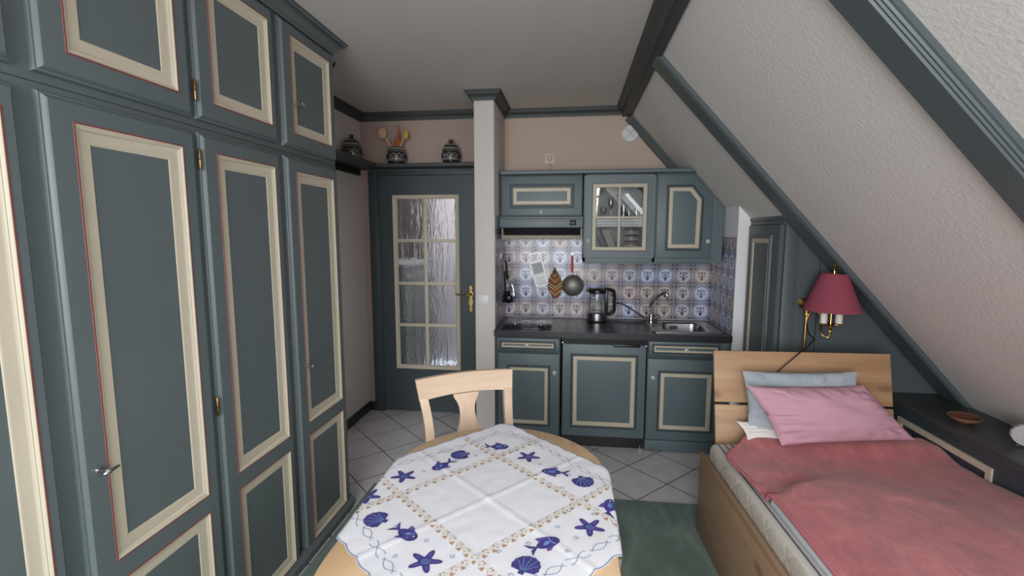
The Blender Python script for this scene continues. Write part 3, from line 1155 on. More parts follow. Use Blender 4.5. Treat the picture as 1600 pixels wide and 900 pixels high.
gc = empty('glass_cabinet', (.33, 3.74, 1.31), 'green wall cabinet with a glazed door holding glasses and kitchenware', 'cabinet')
mb = MB()
gx0, gx1, gz0, gz1 = .076, .587, 1.316, 1.945
DW = plain('cabinet_inside', (150, 152, 152), .6)
mb.box(gx0, gx0 + .016, YU + .02, YB - .006, gz0, gz1, KGREEN)
mb.box(gx1 - .016, gx1, YU + .02, YB - .006, gz0, gz1, KGREEN)
mb.box(gx0, gx1, YU + .02, YB - .006, gz0, gz0 + .05, KGREEN)
mb.box(gx0, gx1, YU + .02, YB - .006, gz1 - .016, gz1, KGREEN)
mb.box(gx0, gx1, YB - .02, YB - .006, gz0, gz1, DW)
mb.build('carcass', gc)
MB().box(gx0 + .016, gx1 - .016, YU + .06, YB - .02, 1.612, 1.628, DW).build('shelf', gc)
gp = rect(.139, .523, 1.398, 1.876)
mb = MB()
ox0, ox1, oz0, oz1 = .079, .579, 1.344, 1.938
fr = frame_y(YU + .02)
for a in ((ox0, .150, oz0, oz1), (.512, ox1, oz0, oz1), (.150, .512, oz0, 1.409), (.150, .512, 1.865, oz1)):
    mb.box(a[0], a[1], YU, YU + .02, a[2], a[3], KGREEN)
mb.loft(frame_y(YU), rect(ox0, ox1, oz0, oz1), [(0, -.02), (-.001, -.004), (.004, .0015), (.010, .0005)], KGREEN, False)
d = mb.build('door', gc)
mb = MB().loft(frame_y(YU), gp, [(-.004, 0), (-.003, .003), (0, .004), (.002, .009), (.009, .010), (.012, .007), (.022, .007), (.027, .002), (.027, -.015)], [BROWN, BROWN] + [CREAM] * 6, False)
mb.box(.322, .338, YU - .006, YU + .012, 1.42, 1.855, CREAM, .003)
mb.box(.162, .50, YU - .0055, YU + .012, 1.629, 1.645, CREAM, .003)
tag(mb.build('glazing_bars', d), 'cream glazing bars')
for (a, b) in ((.163, .33), (.33, .499)):
    for (c, e) in ((1.42, 1.637), (1.637, 1.852)):
        MB().box(a, b, YU + .010, YU + .013, c, e, CLEAR).build('glass_pane', d)
knob(d, .111, YU - .001, 1.468)
# contents of the glass cabinet


def tumbler(x, y, r, h, label, stem=0):
    mb = MB()
    z = 1.628
    if stem:
        mb.lathe([(0, 0), (r * .9, .001), (r * .9, .003), (.004, .007), (.0035, stem), (r * .7, stem + .015), (r, stem + h * .4), (r * .86, stem + h), (r * .83, stem + h), (r * .95, stem + h * .4), (.004, stem + .008)], (x, y, z), WINEG, 20)
    else:
        mb.lathe([(0, 0), (r * .82, .0005), (r, h), (r - .002, h), (r * .8, .006), (0, .006)], (x, y, z), WINEG, 20)
    thing('drinking_glass', mb, label, 'glass', 'glasses on the upper shelf of the glazed cabinet', origin=(x, y, z))


tumbler(.225, 3.72, .026, .06, 'short stemmed glass at the left of the glazed cabinet shelf', .03)
tumbler(.278, 3.70, .022, .085, 'tall slim stemmed glass left of the cabinet middle bar', .07)
tumbler(.372, 3.70, .026, .10, 'tall straight tumbler right of the cabinet middle bar')
tumbler(.418, 3.76, .024, .06, 'low tumbler between the two brighter glasses on the right of the shelf')
tumbler(.465, 3.70, .027, .075, 'rounded tumbler at the right end of the glazed cabinet shelf')
mb = MB()
mb.prism(frame_y(YU + .055), [(gx0 + .018, 1.628), (gx0 + .018, 1.575)] + [p for i in range(16) for p in ((gx0 + .03 + i * .0292, 1.568), (gx0 + .045 + i * .0292, 1.576))] + [(gx1 - .018, 1.575), (gx1 - .018, 1.628)], 0, .002, LACE)
rng = random.Random(4)
for i in range(22):
    x = gx0 + .03 + i * .0205
    for z in (1.588, 1.606):
        mb.add([Vector((x + a, YU + .0525, z + b)) for a, b in petal(0, 0, .013, .007, rng.uniform(-.6, .6))], [list(range(8))], LACED)
thing('shelf_edging', mb, 'white lace edging along the shelf in the glazed cabinet', 'lace edging', origin=(.33, 3.635, 1.57))
for (x0, lean, w, mt, lb) in ((.13, .06, .010, BOOKW, 'pale thin tray leaning at the left behind the lower cabinet glass'), (.165, .07, .018, BOOKD, 'dark thin board leaning second from left behind the cabinet glass'), (.208, .075, .058, BOOKG, 'thick grey board leaning beside the middle bar in the cabinet')):
    mb = MB()
    z0, hgt = gz0 + .051, .185
    mb.prism(frame_y(YU + .07), [(x0 + lean, z0), (x0 + lean + w, z0), (x0 + w, z0 + hgt), (x0, z0 + hgt)], -.17, 0, mt, .003)
    thing('leaning_board', mb, lb, 'board', 'boards leaning in the glazed cabinet', origin=(x0 + lean + w / 2, YU + .15, z0))
mb = MB()
for i in range(4):
    z = gz0 + .051 + i * .047
    mb.lathe([(0, 0), (.046, .001), (.05, .006), (.052, .044), (.049, .044), (.046, .008), (0, .006)], (.43, 3.69, z), CUPD, 28)
    for k in range(16):
        a = pi + pi * (k + .5) / 16
        for (zz, mt, w) in ((.016, CUPW, .008), (.030, CUPR if i == 1 else CUPW, .006)):
            mb.box(-.0035, .0035, -.001, .001, -w / 2, w / 2, mt, 0, 2, Matrix.Translation((.43 + .0525 * cos(a), 3.69 + .0525 * sin(a), z + zz)) @ Matrix.Rotation(a + pi / 2, 4, 'Z') @ Matrix.Rotation(.3 * ((k * 7) % 3 - 1), 4, 'Y'))
thing('stacked_bowls', mb, 'stack of dark bowls with pale patterned bands behind the lower right pane', 'bowls', origin=(.43, 3.69, gz0 + .051))

cc = empty('corner_wall_cabinet', (.8, 3.74, 1.31), 'green wall cabinet with one cut corner under the roof slope', 'cabinet')


def sz(x):
    return 2.446 - (x - .404) * KS


cx1 = 1.052
pc = [(.588, 1.316), (cx1, 1.316), (cx1, sz(cx1) - .012), (sz and (.404 + (2.446 - 1.945) / KS) - .012, 1.945), (.588, 1.945)]
MB().prism(frame_y(YB - .006), pc, 0, YB - .006 - YU - .012, KGREEN).build('carcass', cc)
pd = [(.592, 1.344), (.976, 1.344), (.976, 1.786), (.846, 1.938), (.592, 1.938)]
d = slab_y(cc, 'door', pd, YU)
kpanel(d, [(.655, 1.398), (.908, 1.398), (.914, 1.768), (.838, 1.864), (.655, 1.864)], .028, .020, frame_y(YU))
knob(d, .949, YU - .001, 1.466)
mb = MB()
mb.prism(frame_y(YB - .003), [(XPR + .012, 1.947), (.404 + (2.446 - 1.947) / KS - .004, 1.947), (.404 + (2.446 - 1.975) / KS - .004, 1.975), (XPR + .012, 1.975)], 0, YB - .003 - YU + .03, KGREEN, .006)
thing('cabinet_cornice', mb, 'green cornice board running along the tops of the kitchen wall cabinets', 'cornice', origin=(.16, 3.72, 1.947))
mb = MB().box(.078, .975, YU + .004, YU + .02, 1.302, 1.3155, KGREEN, .002)
thing('light_pelmet', mb, 'green pelmet strip under the glazed and corner wall cabinets', 'pelmet', origin=(.53, YU + .01, 1.302))

# ---------------------------------------------------------------- wall fittings
p = at(984.5, 209, 'y', YB)
mb = MB().lathe([(0, 0), (.062, 0), (.066, .004), (.066, .016), (.058, .024), (0, .026)], (p.x, YB, p.z), WHITE, 40, (0, -1, 0))
vc = mb
vt = thing('vent_cover', mb, 'round white vent cover on the wall above the kitchen cabinets', 'vent', origin=(p.x, YB, p.z - .06))
mb = MB()
for a in (pi / 4, 3 * pi / 4):
    mb.box(-.055, .055, -.0015, .0015, -.0025, .0025, VENTR, 0, 2, Matrix.Translation((p.x, YB - .0265, p.z)) @ Matrix.Rotation(a, 4, 'Y'))
mb.build('cross_ribs', vt)
p = at(859, 248, 'y', YB)
so = empty('wall_socket', (p.x, YB, p.z - .04), 'cream wall socket on the wall above the flap cabinet', 'socket')
SOCK = plain('socket_cream', (216, 202, 188), .4)
MB().box(p.x - .041, p.x + .041, YB - .009, YB, p.z - .041, p.z + .041, SOCK, .004).lathe([(.0, .0005), (.018, .0005), (.020, .003), (.024, .002)], (p.x, YB - .009, p.z), SOCK, 24, (0, -1, 0)).build('cover', so)
mb = MB().lathe([(.018, 0), (.018, .022), (.010, .03), (0, .031)], (p.x, YB - .009, p.z), SOCK, 20, (0, -1, 0))
mb.tube(curve([(p.x, YB - .036, p.z), (p.x + .002, YB - .04, p.z - .03), (p.x + .004, YB - .03, p.z - .08), (p.x + .004, YB - .03, 1.978)]), .0045, SOCK, 8)
thing('hood_plug', mb, 'cream plug and lead in the socket above the flap cabinet', 'plug', origin=(p.x, YB - .03, 1.977))
p = at(755.5, 469, 'y', YP)
sw = empty('light_switch', (p.x, YP, p.z - .04), 'white square light switch on the end of the partition wall', 'light switch')
MB().box(p.x - .04, p.x + .04, YP - .009, YP, p.z - .04, p.z + .04, WHITE, .004).build('frame', sw)
MB().box(p.x - .029, p.x + .029, YP - .013, YP - .008, p.z - .029, p.z + .029, WHITE, .003).build('rocker', sw)

# jars on the shelf over the door


def jar(name, c, s, lid, label):
    o = empty(name, c, label, 'jar', 'patterned stoneware jars on the shelf over the door')
    x, y, z = c
    body = [(0, 0), (.056, 0), (.061, .004), (.069, .032), (.071, .060), (.071, .082), (.068, .108), (.061, .124), (.057, .130), (.050, .130), (.048, .122), (.048, .02), (0, .018)]
    ms = [JARD, JARD, JARD, JARG, JARG, JARD, JARG, JARB, JARB, JARB, JARB, JARB]
    mb = MB().lathe([(r * s, h * s) for r, h in body], c, JARD, 40, mats=ms)
    for k in range(10):
        a = 2 * pi * k / 10
        ring = []
        for j in range(16):
            b = 2 * pi * j / 16
            aa = a + .26 * cos(b) / 1.0
            hh = .061 + .018 * sin(b)
            ring.append(Vector((x + .0725 * s * cos(aa), y + .0725 * s * sin(aa), z + hh * s)))
        mb.tube(ring, .0042 * s, JARD, 6, True)
        mb.sphere((x + .071 * s * cos(a), y + .071 * s * sin(a), z + .061 * s), .006 * s, JARD, 8)
    for h in (.026, .097):
        mb.lathe([(.0695 * s, (h - .0025) * s), (.0712 * s, h * s), (.0695 * s, (h + .0025) * s)], c, JARG, 40)
    mb.build('body', o)
    if lid:
        mb = MB().lathe([(r * s, h * s) for r, h in [(.055, .130), (.057, .133), (.054, .139), (.043, .151), (.026, .161), (.014, .165), (.011, .169), (.016, .175), (.017, .185), (.012, .190), (0, .191)]], c, JARB, 36, mats=[JARD, JARB, JARG, JARB, JARB, JARD, JARD, JARD, JARD, JARD])
        mb.build('lid', o)
    return o


j1 = at(549, 238, 'x', -1.64)
jar('storage_jar', (-1.635, 3.50, ZT), .98, True, 'lidded patterned stoneware jar on the shelf beside the wardrobe')
jar('utensil_jar', (-1.395, 3.775, ZT), 1.02, False, 'open patterned stoneware jar filled with wooden spoons')
jar('storage_jar', (-.953, 3.775, ZT), .98, True, 'lidded patterned stoneware jar on the shelf beside the partition wall')
# spoons in the middle jar
jx, jy, jz = -1.395, 3.775, ZT + .022
grp = 'wooden utensils in the jar over the door'
mb = MB()
mb.tube([(jx + .01, jy, jz), (jx - .055, jy - .005, jz + .14), (jx - .080, jy - .005, jz + .185)], [.010, .011, .010], SPOONP, 8)
mb.sphere((jx - .112, jy - .006, jz + .225), .038, SPOONP, 14, (1.0, .3, 1.25))
thing('wooden_spoon', mb, 'large pale round wooden spoon leaning left out of the open jar', 'spoon', grp, origin=(jx, jy, jz))
mb = MB().tube([(jx + .005, jy + .012, jz), (jx + .012, jy + .012, jz + .15), (jx + .016, jy + .012, jz + .285)], [.005, .007, .004], ORANGE, 8)
mb.box(jx - .020, jx + .044, jy + .004, jy + .018, jz + .10, jz + .165, ORANGE, .006)
mb.tube(curve([(jx - .002, jy + .012, jz + .155), (jx + .002, jy + .012, jz + .20), (jx + .014, jy + .012, jz + .24), (jx + .026, jy + .012, jz + .20), (jx + .03, jy + .012, jz + .155)]), .0035, ORANGE, 6)
thing('wooden_spatula', mb, 'orange-brown wooden spatula with a tall looped handle standing in the open jar', 'spatula', grp, origin=(jx, jy, jz))
mb = MB().tube([(jx - .01, jy - .015, jz), (jx + .05, jy - .02, jz + .13), (jx + .070, jy - .02, jz + .18)], [.007, .008, .008], SPOON, 8)
mb.sphere((jx + .086, jy - .021, jz + .205), .024, YEL, 12, (.9, .35, 1.45))
thing('wooden_spoon', mb, 'yellow wooden spoon leaning right out of the open jar', 'spoon', grp, origin=(jx, jy, jz))
mb = MB().tube([(jx, jy - .02, jz), (jx - .022, jy - .02, jz + .17)], .0035, SPOON, 8)
mb.tube([(jx - .04, jy - .02, jz + .172), (jx - .006, jy - .02, jz + .174)], .0045, SPOON, 8)
thing('wooden_whisk_stick', mb, 'thin T-shaped wooden stick between the spoons in the open jar', 'stick', grp, origin=(jx, jy, jz))

# ---------------------------------------------------------------- hanging utensils on the tiles
hk = empty('utensil_hook', (XPR, 3.62, 1.34), 'white wall hook carrying black utensils at the left end of the tiles', 'hook')
hx = XPR + .006
MB().box(hx, hx + .012, 3.575, 3.665, 1.335, 1.375, WHITE, .003).build('plate', hk)
for y in (3.60, 3.64):
    MB().tube(curve([(hx + .01, y, 1.35), (hx + .03, y, 1.345), (hx + .036, y, 1.33), (hx + .03, y, 1.318), (hx + .02, y, 1.322)]), .003, CHROME, 8).build('hook', hk)
mb = MB().tube([(hx + .028, 3.60, 1.30), (hx + .03, 3.60, 1.24)], .006, CHROME, 8)
mb.tube([(hx + .03, 3.60, 1.24), (hx + .04, 3.60, 1.06)], [.007, .006], BLACK, 8, flat=1.4)
mb.tube([Vector((hx + .028, 3.60 + .011 * cos(a), 1.312 + .013 * sin(a))) for a in [2 * pi * i / 12 for i in range(12)]], .0025, CHROME, 6, True)
mb.lathe([(.0, .0), (.022, .004), (.036, .018), (.040, .034), (.038, .034), (.034, .02), (.02, .008), (0, .005)], (hx + .046, 3.60, 1.015), BLACK, 20, (.5, -.6, .6))
thing('ladle', mb, 'black ladle hanging from the white hook at the left of the tiles', 'ladle', origin=(hx + .03, 3.6, 1.0))
mb = MB().tube([(hx + .03, 3.62, 1.315), (hx + .034, 3.625, 1.19)], [.009, .011], BLACK, 10, flat=.6)
mb.tube([(hx + .034, 3.625, 1.19), (hx + .038, 3.63, 1.08)], [.004, .004], CHROME, 8)
mb.box(-.032, .032, -.003, .003, -.09, .0, BLACK, .003, 2, Matrix.Translation((hx + .04, 3.632, 1.085)) @ Matrix.Rotation(.5, 4, 'Z'))
thing('turner', mb, 'black turner with chrome shaft hanging between the ladle and the whisk', 'kitchen turner', origin=(hx + .035, 3.625, .99))
mb = MB().tube([(hx + .034, 3.650, 1.315), (hx + .044, 3.665, 1.17)], [.008, .010], BLACK, 8)
for k in range(6):
    a = pi * k / 6
    ux, uy = cos(a), sin(a)
    mb.tube(curve([(hx + .044, 3.665, 1.18)] + [(hx + .070 + ux * w, 3.685 + uy * w, z) for w, z in ((.010, 1.13), (.028, 1.06), (.030, 1.02), (.018, .99), (-.018, .99), (-.030, 1.02), (-.028, 1.06), (-.010, 1.13))] + [(hx + .044, 3.665, 1.18)], 4), .0019, CHROME, 6)
thing('whisk', mb, 'wire whisk with black handle hanging beside the ladle', 'whisk', origin=(hx + .06, 3.67, .99))

YT = YB - .0065
# grater
G = [at(826.7, 408.8, 'y', YT - .012), at(846, 404.3, 'y', YT - .012), at(856, 443.4, 'y', YT - .012), at(837.8, 448.8, 'y', YT - .012)]
gr = empty('grater', (G[3] + G[2]) / 2, 'white flat grater with rows of holes hanging tilted on the tiles', 'grater')
gu = (G[1] - G[0]).normalized()
gv = (G[0] - G[3]).normalized()
gw, gh = (G[1] - G[0]).length, (G[0] - G[3]).length
gf = (G[3], gu, gv, Vector((0, -1, 0)))
mb = MB().prism(gf, rect(0, gw, 0, gh), -.001, .002, CARDW)
mb.build('plate', gr)
mb = MB()
for r_ in range(7):
    for c in range(6):
        x, y = gw * (.16 + .136 * c) + (.004 if r_ % 2 else 0), gh * (.53 + .055 * r_)
        mb.add([G[3] + gu * (x + a) + gv * (y + b) + Vector((0, -.0026, 0)) for a, b in petal(0, 0, .0175, .0075, .6)], [list(range(8))], DARK)
for r_ in range(9):
    for c in range(9):
        x, y = gw * (.14 + .09 * c), gh * (.12 + .032 * r_)
        mb.add([G[3] + gu * (x + a) + gv * (y + b) + Vector((0, -.0026, 0)) for a, b in petal(0, 0, .0052, .004, .5)], [list(range(8))], LACED)
mb.add([G[3] + gu * (gw * a) + gv * (gh * b) + Vector((0, -.0026, 0)) for a, b in ((.25, .07), (.95, .07), (.95, .09), (.25, .09))], [[0, 1, 2, 3]], DARK)
mb.add([G[3] + gu * (gw * a) + gv * (gh * b) + Vector((0, -.0026, 0)) for a, b in ((.1, .46), (.85, .46), (.85, .475), (.1, .475))], [[0, 1, 2, 3]], DARK)
mb.build('holes', gr)
wr = [(0, -.03), (0, gh + .035), (.012, gh + .055), (gw - .012, gh + .055), (gw, gh + .035), (gw, -.03)]
mb = MB().tube([G[3] + gu * a + gv * b + Vector((0, .002, 0)) for a, b in wr], .0022, STEEL, 6, True)
mb.build('wire_frame', gr)
tag(gr.children[-1], 'bent wire handle')
# leaf pot holder
T0, T1 = at(866.5, 417.5, 'y', YT - .008), at(868, 466, 'y', YT - .008)
lv = (T0 - T1).normalized()
lu = Vector((0, -1, 0)).cross(lv) * -1
lu = lv.cross(Vector((0, -1, 0)))
L = (T0 - T1).length
prof = [(.0, .012), (.06, .028), (.14, .034), (.28, .060), (.42, .063), (.55, .054), (.68, .041), (.80, .026), (.92, .010), (1.0, .002)]
LO = (T1, lu, lv, Vector((0, -1, 0)))


def lw(t_):
    for (a, wa), (b, wb) in zip(prof, prof[1:]):
        if a <= t_ <= b:
            return wa + (wb - wa) * (t_ - a) / (b - a)
    return .002


mb = MB().prism(LO, [(w, t_ * L) for t_, w in prof] + [(-w, t_ * L) for t_, w in prof[::-1]], 0, .006, LEAFG, .001)
for i in range(9):
    t0 = -.02 + i * .088
    mt = (LEAFR, LEAFY, LEAFR, LEAFY, LEAFY, LEAFR, LEAFY, LEAFR, LEAFY)[i]
    for s_ in (-1, 1):
        pts = []
        up_, dn = [], []
        for k in range(7):
            f_ = k / 6
            tc = t0 + f_ * .17
            w = min(lw(min(max(tc, 0), 1)), .062 * f_ + .0)
            x = s_ * lw(min(max(tc, 0), 1)) * f_ * .96
            up_.append((x, (tc + .04) * L))
            dn.append((x, tc * L))
        po = [q_ for q_ in dn + up_[::-1]]
        po = [(a, max(0, b)) for a, b in po]
        mb.add([T1 + lu * a + lv * b + Vector((0, -.0068, 0)) for a, b in po], [[k, k + 1, 12 - k, 13 - k] for k in range(6)], mt)
lp = thing('pot_holder', mb, 'leaf-shaped striped pot holder hanging on the tiles', 'pot holder', origin=tuple(T1), angle=50)
# sieve
sc = at(895, 446.6, 'y', YT - .03)
sv = empty('sieve', (sc.x, YT - .03, sc.z - .085), 'round metal sieve with a red handle hanging on the tiles', 'sieve')
R_ = .083
mb = MB().lathe([(R_ * cos(a), .05 * sin(a)) for a in [pi / 2 * i / 7 for i in range(8)]], (sc.x, YT - .014, sc.z), DSTEEL, 36, (0, -1, 0))
mb.build('mesh_bowl', sv)
MB().tube([(sc.x + R_ * cos(a), YT - .012, sc.z + R_ * sin(a)) for a in [2 * pi * i / 36 for i in range(36)]], .004, STEEL, 8, True).build('rim', sv)
h0, h1 = at(894, 399, 'y', YT - .012), at(894, 424, 'y', YT - .012)
mb = MB().tube([h1 + Vector((0, 0, -.012)), h1, h0 * .5 + h1 * .5, h0], [.003, .009, .0095, .008], REDP, 10, flat=.6)
tag(mb.build('handle', sv), 'red handle')
MB().tube([h1 + Vector((0, 0, -.01)), (sc.x, YT - .012, sc.z + R_)], .003, STEEL, 8).build('neck_wire', sv)
MB().tube(curve([h0, h0 + Vector((.006, 0, .014)), h0 + Vector((0, 0, .022)), h0 + Vector((-.006, 0, .014)), h0], 4), .002, STEEL, 6).build('hanging_loop', sv)

# ---------------------------------------------------------------- kettle
kx, ky = .197, 3.78
kt = empty('kettle', (kx, ky, ZW), 'glass kettle with black lid and handle on the worktop', 'kettle')
MB().lathe([(.082, 0), (.083, .006), (.080, .012), (0, .012)], (kx, ky, ZW), BLACK, 36).build('power_base', kt)
MB().lathe([(0, .012), (.078, .012), (.079, .02), (.077, .066), (.070, .070), (0, .070)], (kx, ky, ZW), STEEL, 36).build('heating_base', kt)
mb = MB().lathe([(.0715, .070), (.0655, .23)], (kx, ky, ZW), CLEAR, 40)
mb.build('glass_jug', kt)
MB().lathe([(.067, .222), (.069, .232), (.066, .246), (.05, .256), (0, .260)], (kx, ky, ZW), BLACK, 32).build('lid', kt)
mb = MB().tube(curve([(kx + .055, ky, ZW + .25), (kx + .095, ky, ZW + .248), (kx + .128, ky, ZW + .225), (kx + .130, ky, ZW + .15), (kx + .128, ky, ZW + .08), (kx + .10, ky, ZW + .058), (kx + .068, ky, ZW + .058)], 6), .013, BLACK, 12, flat=1.3)
mb.box(kx + .058, kx + .082, ky - .016, ky + .016, ZW + .06, ZW + .25, BLACK, .005)
mb.build('handle', kt)
MB().lathe([(.0, .226), (.012, .226), (.02, .205)], (kx - .062, ky, ZW + .02), BLACK, 12)
MB().tube(curve([(kx - .05, ky, ZW + .245), (kx - .075, ky, ZW + .240), (kx - .084, ky, ZW + .232)]), [.022, .02, .018, .016, .014, .013, .012, .01, .009, .008, .007, .006, .004], BLACK, 10, flat=.4).build('spout', kt)
mb = MB().tube(curve([(kx + .086, ky - .01, ZW + .008), (kx + .18, ky - .05, ZW + .006), (kx + .29, ky - .06, ZW + .006), (kx + .36, ky - .03, ZW + .007), (kx + .37, ky + .03, ZW + .02), (kx + .28, ky + .07, ZW + .08), (kx + .2, ky + .09, ZW + .125), (kx + .13, ky + .10, ZW + .13)]), .004, CABLE, 8)
thing('kettle_cable', mb, 'black kettle cable looping over the worktop towards the tap', 'cable', origin=(kx + .2, ky, ZW))

# ---------------------------------------------------------------- closet under the slope
cl = empty('built_in_closet', (XNO, 2.83, 0), 'green closet built under the roof slope behind the bed', 'closet')
YC = 2.82
mb = MB()
sx = lambda z: slx(z) - .003
pz1 = sz(XNO) - .006
pan = [(XNO + .004, .0), (slx(0) - .01, .0), (XNO + .004, pz1)]
mb.prism(frame_y(YC + .02), pan, 0, .02, BEAM)
mb.build('end_panel', cl)
MB().box(XNO + .004, XNO + .072, YC - .010, YC - .0005, 0, 1.60 - .0, BEAM, .003).build('corner_post', cl)
mb = MB()
mb.box(XNO + .004, XNO + .02, 2.84, 3.328, 0, pz1 - .004, BEAM)
mb.box(XNO - .010, XNO + .004, 2.82, 3.328, 1.600, 1.626, BEAM, .003)
mb.box(XNO - .004, XNO + .004, 2.82, 3.328, 1.575, 1.600, BEAM, .002)
mb.build('front_frame', cl)
d = MB().loft(frame_nx(XNO + .003), rect(-3.312, -2.836, .12, 1.572), [(0, 0), (0, .016), (.004, .02), (.008, .022)], BEAM).build('door', cl)
mb = MB().loft(frame_nx(XNO - .019), rect(-3.255, -2.93, .72, 1.515), [(0, 0), (.002, .012), (.012, .014), (.018, .008), (.022, .006), (.046, .006), (.05, .0)], [BEAM, BEAM, BEAM, RED, CREAM, CREAM], False)
tag(mb.build('panel_moulding', d), 'cream band with red edge')
MB().box(XNO + .19, XNO + .193, YC - .001, YC + .003, .7, 1.5, DARK).build('board_joint', cl)

# ---------------------------------------------------------------- knee-wall shelf unit
ks = empty('knee_wall_sideboard', (1.8, 1.0, 0), 'long low dark sideboard along the foot of the sloping wall beside the bed', 'sideboard')
YS0, YS1 = YR + .01, 2.815
mb = MB()
mb.prism((Vector((0, YS1, 0)), Vector((1, 0, 0)), Vector((0, 0, 1)), Vector((0, -1, 0))), [(XS - .012, ZS - .028), (slx(ZS - .028) - .002, ZS - .028), (slx(ZS) - .002, ZS), (XS - .006, ZS), (XS - .012, ZS - .006)], 0, YS1 - YS0, DARKTOP)
mb.build('top', ks)
MB().box(XS, 1.98, YS0, YS1, 0, ZS - .029, DARKFRONT).build('body', ks)
for (a, b) in ((2.085, 2.66), (1.25, 1.83), (.45, 1.0)):
    mb = MB().loft(frame_nx(XS), rect(-b, -a, .12, .578), [(0, 0), (.001, .008), (.028, .008), (.030, .004), (.034, 0)], CREAM, False)
    tag(mb.build('panel_moulding', ks), 'cream moulding')

p = at(1506, 660, 'z', ZS)
mb = MB().lathe([(0, .001), (.022, 0), (.03, .004), (.050, .016), (.060, .026), (.061, .030), (.057, .029), (.045, .016), (.025, .009), (0, .008)], (p.x, p.y, ZS), TERRA, 40, mats=[TERRA] * 5 + [TERRA, TERRAD, TERRAD, TERRAD])
thing('dish', mb, 'small round terracotta dish on the dark sideboard beside the bed', 'dish', origin=(p.x, p.y, ZS))

# clock on the sideboard
ccn = at(1600, 700, 'z', ZS)
ck = empty('alarm_clock', (ccn.x, ccn.y, ZS), 'round silver alarm clock on the sideboard at the right edge', 'clock')
ax = (CAM - Vector((ccn.x, ccn.y, CAM.z))).normalized()
ax = (ax + Vector((-.35, -.25, .1))).normalized()
cc0 = Vector((ccn.x, ccn.y, ZS + .053))
mb = MB().lathe([(0, -.028), (.030, -.026), (.046, -.012), (.049, .004), (.046, .012), (.041, .014)], cc0, CHROME, 40, ax)
mb.build('case', ck)
FACE = plain('clock_face', (200, 192, 196), .4)
MB().lathe([(.042, .008), (0, .008)], cc0, FACE, 36, ax).build('dial', ck)
MB().lathe([(.043, .013), (.03, .017), (0, .019)], cc0, CLEAR, 36, ax).build('glass', ck)
uu = Vector((0, 0, 1)).cross(ax).normalized()
vv = ax.cross(uu)
mb = MB()
for ang, ln, w in ((0.05, .028, .0022), (-pi / 2, .020, .0026)):
    dd = uu * cos(ang) + vv * sin(ang)
    ee = ax.cross(dd)
    q0 = cc0 + ax * .0095
    mb.add([q0 - dd * .005 + ee * w, q0 - dd * .005 - ee * w, q0 + dd * ln - ee * w * .4, q0 + dd * ln + ee * w * .4], [[0, 1, 2, 3]], BLACK)
mb.build('hands', ck)
MB().box(-.022, .022, -.012, .012, 0, .012, CHROME, .003, 2, Matrix.Translation((ccn.x, ccn.y, ZS)) @ Matrix.Rotation(atan2(ax.y, ax.x) + pi / 2, 4, 'Z')).build('foot', ck)

# ---------------------------------------------------------------- wall lamp
lm = empty('wall_lamp', (1.275, YC, 1.14), 'brass wall lamp with a plain pink conical shade beside the headboard', 'lamp')
mp = at(1254, 473, 'y', YC)
mb = MB().lathe([(.026, 0), (.028, .004), (.020, .012), (.012, .02), (0, .022)], (mp.x, YC, mp.z), BRASS, 28, (0, -1, 0))
mb.build('wall_plate', lm)
r0, r1 = at(1261, 476, 'y', YC - .04), at(1255, 556, 'y', YC - .04)
mb = MB().tube([(r0.x, YC - .04, r0.z + .015), (r0.x, YC - .04, .80)], .0065, BRASS, 12)
mb.tube([(mp.x, YC - .015, mp.z), (r0.x, YC - .04, mp.z)], .007, BRASS, 10)
mb.lathe([(.009, -.01), (.011, 0), (.009, .01)], (r0.x, YC - .04, r0.z - .055), BRASS, 14)
mb.lathe([(.009, -.01), (.011, 0), (.009, .01)], (r0.x, YC - .04, r0.z - .01), BRASS, 14)
mb.build('upright_rod', lm)
LC = Vector((1.335, 2.655, 0))
zb = 1.052
armp = [(r0.x, YC - .04, 1.025), (r0.x + .012, YC - .05, 1.09), (r0.x + .03, YC - .07, 1.115), (r0.x + .05, YC - .09, 1.08), (LC.x - .035, LC.y + .02, 1.005), (LC.x - .005, LC.y + .005, .985), (LC.x, LC.y, 1.02), (LC.x, LC.y, zb)]
MB().tube(curve(armp, 8), .005, BRASS, 10).lathe([(.004, 0), (.009, .008), (.007, .016), (.011, .024), (.005, .032)], (LC.x, LC.y, zb - .045), BRASS, 16).build('arm', lm)
mb = MB().lathe([(.0, 0), (.012, 0), (.03, .008), (.042, .014), (.030, .018), (0, .016)], (LC.x, LC.y, zb - .01), BRASS, 28)
mb.tube([(LC.x, LC.y, zb), (LC.x, LC.y, 1.385)], .0035, BRASS, 8)
mb.lathe([(.004, 0), (.009, .006), (.005, .014), (.010, .024), (.004, .036), (0, .038)], (LC.x, LC.y, 1.335), BRASS, 14)
mb.build('candle_tray', lm)
for s_ in (-1, 1):
    cxx = LC.x + s_ * .037
    mb = MB().lathe([(.0165, 0), (.0165, .085), (.0, .085)], (cxx, LC.y - .004, zb + .008), CANDLE, 18).lathe([(.020, 0), (.017, .006)], (cxx, LC.y - .004, zb + .004), BRASS, 18)
    tag(mb.build('candle_sleeve', lm), 'white candle-shaped sleeve')
mb = MB().lathe([(.132, 1.128), (.0605, 1.320), (.0595, 1.320), (.131, 1.128), (.132, 1.128)], (LC.x, LC.y, 0), SHADE, 48)
for k in range(3):
    a = 2 * pi * k / 3
    mb.tube([(LC.x, LC.y, 1.312), (LC.x + .059 * cos(a), LC.y + .059 * sin(a), 1.316)], .0015, BRASS, 6)
tag(mb.build('lamp_shade', lm), 'pink conical shade')
e1, e2 = at(1272, 530, 'y', YC - .03), at(1214, 582, 'y', 2.515)
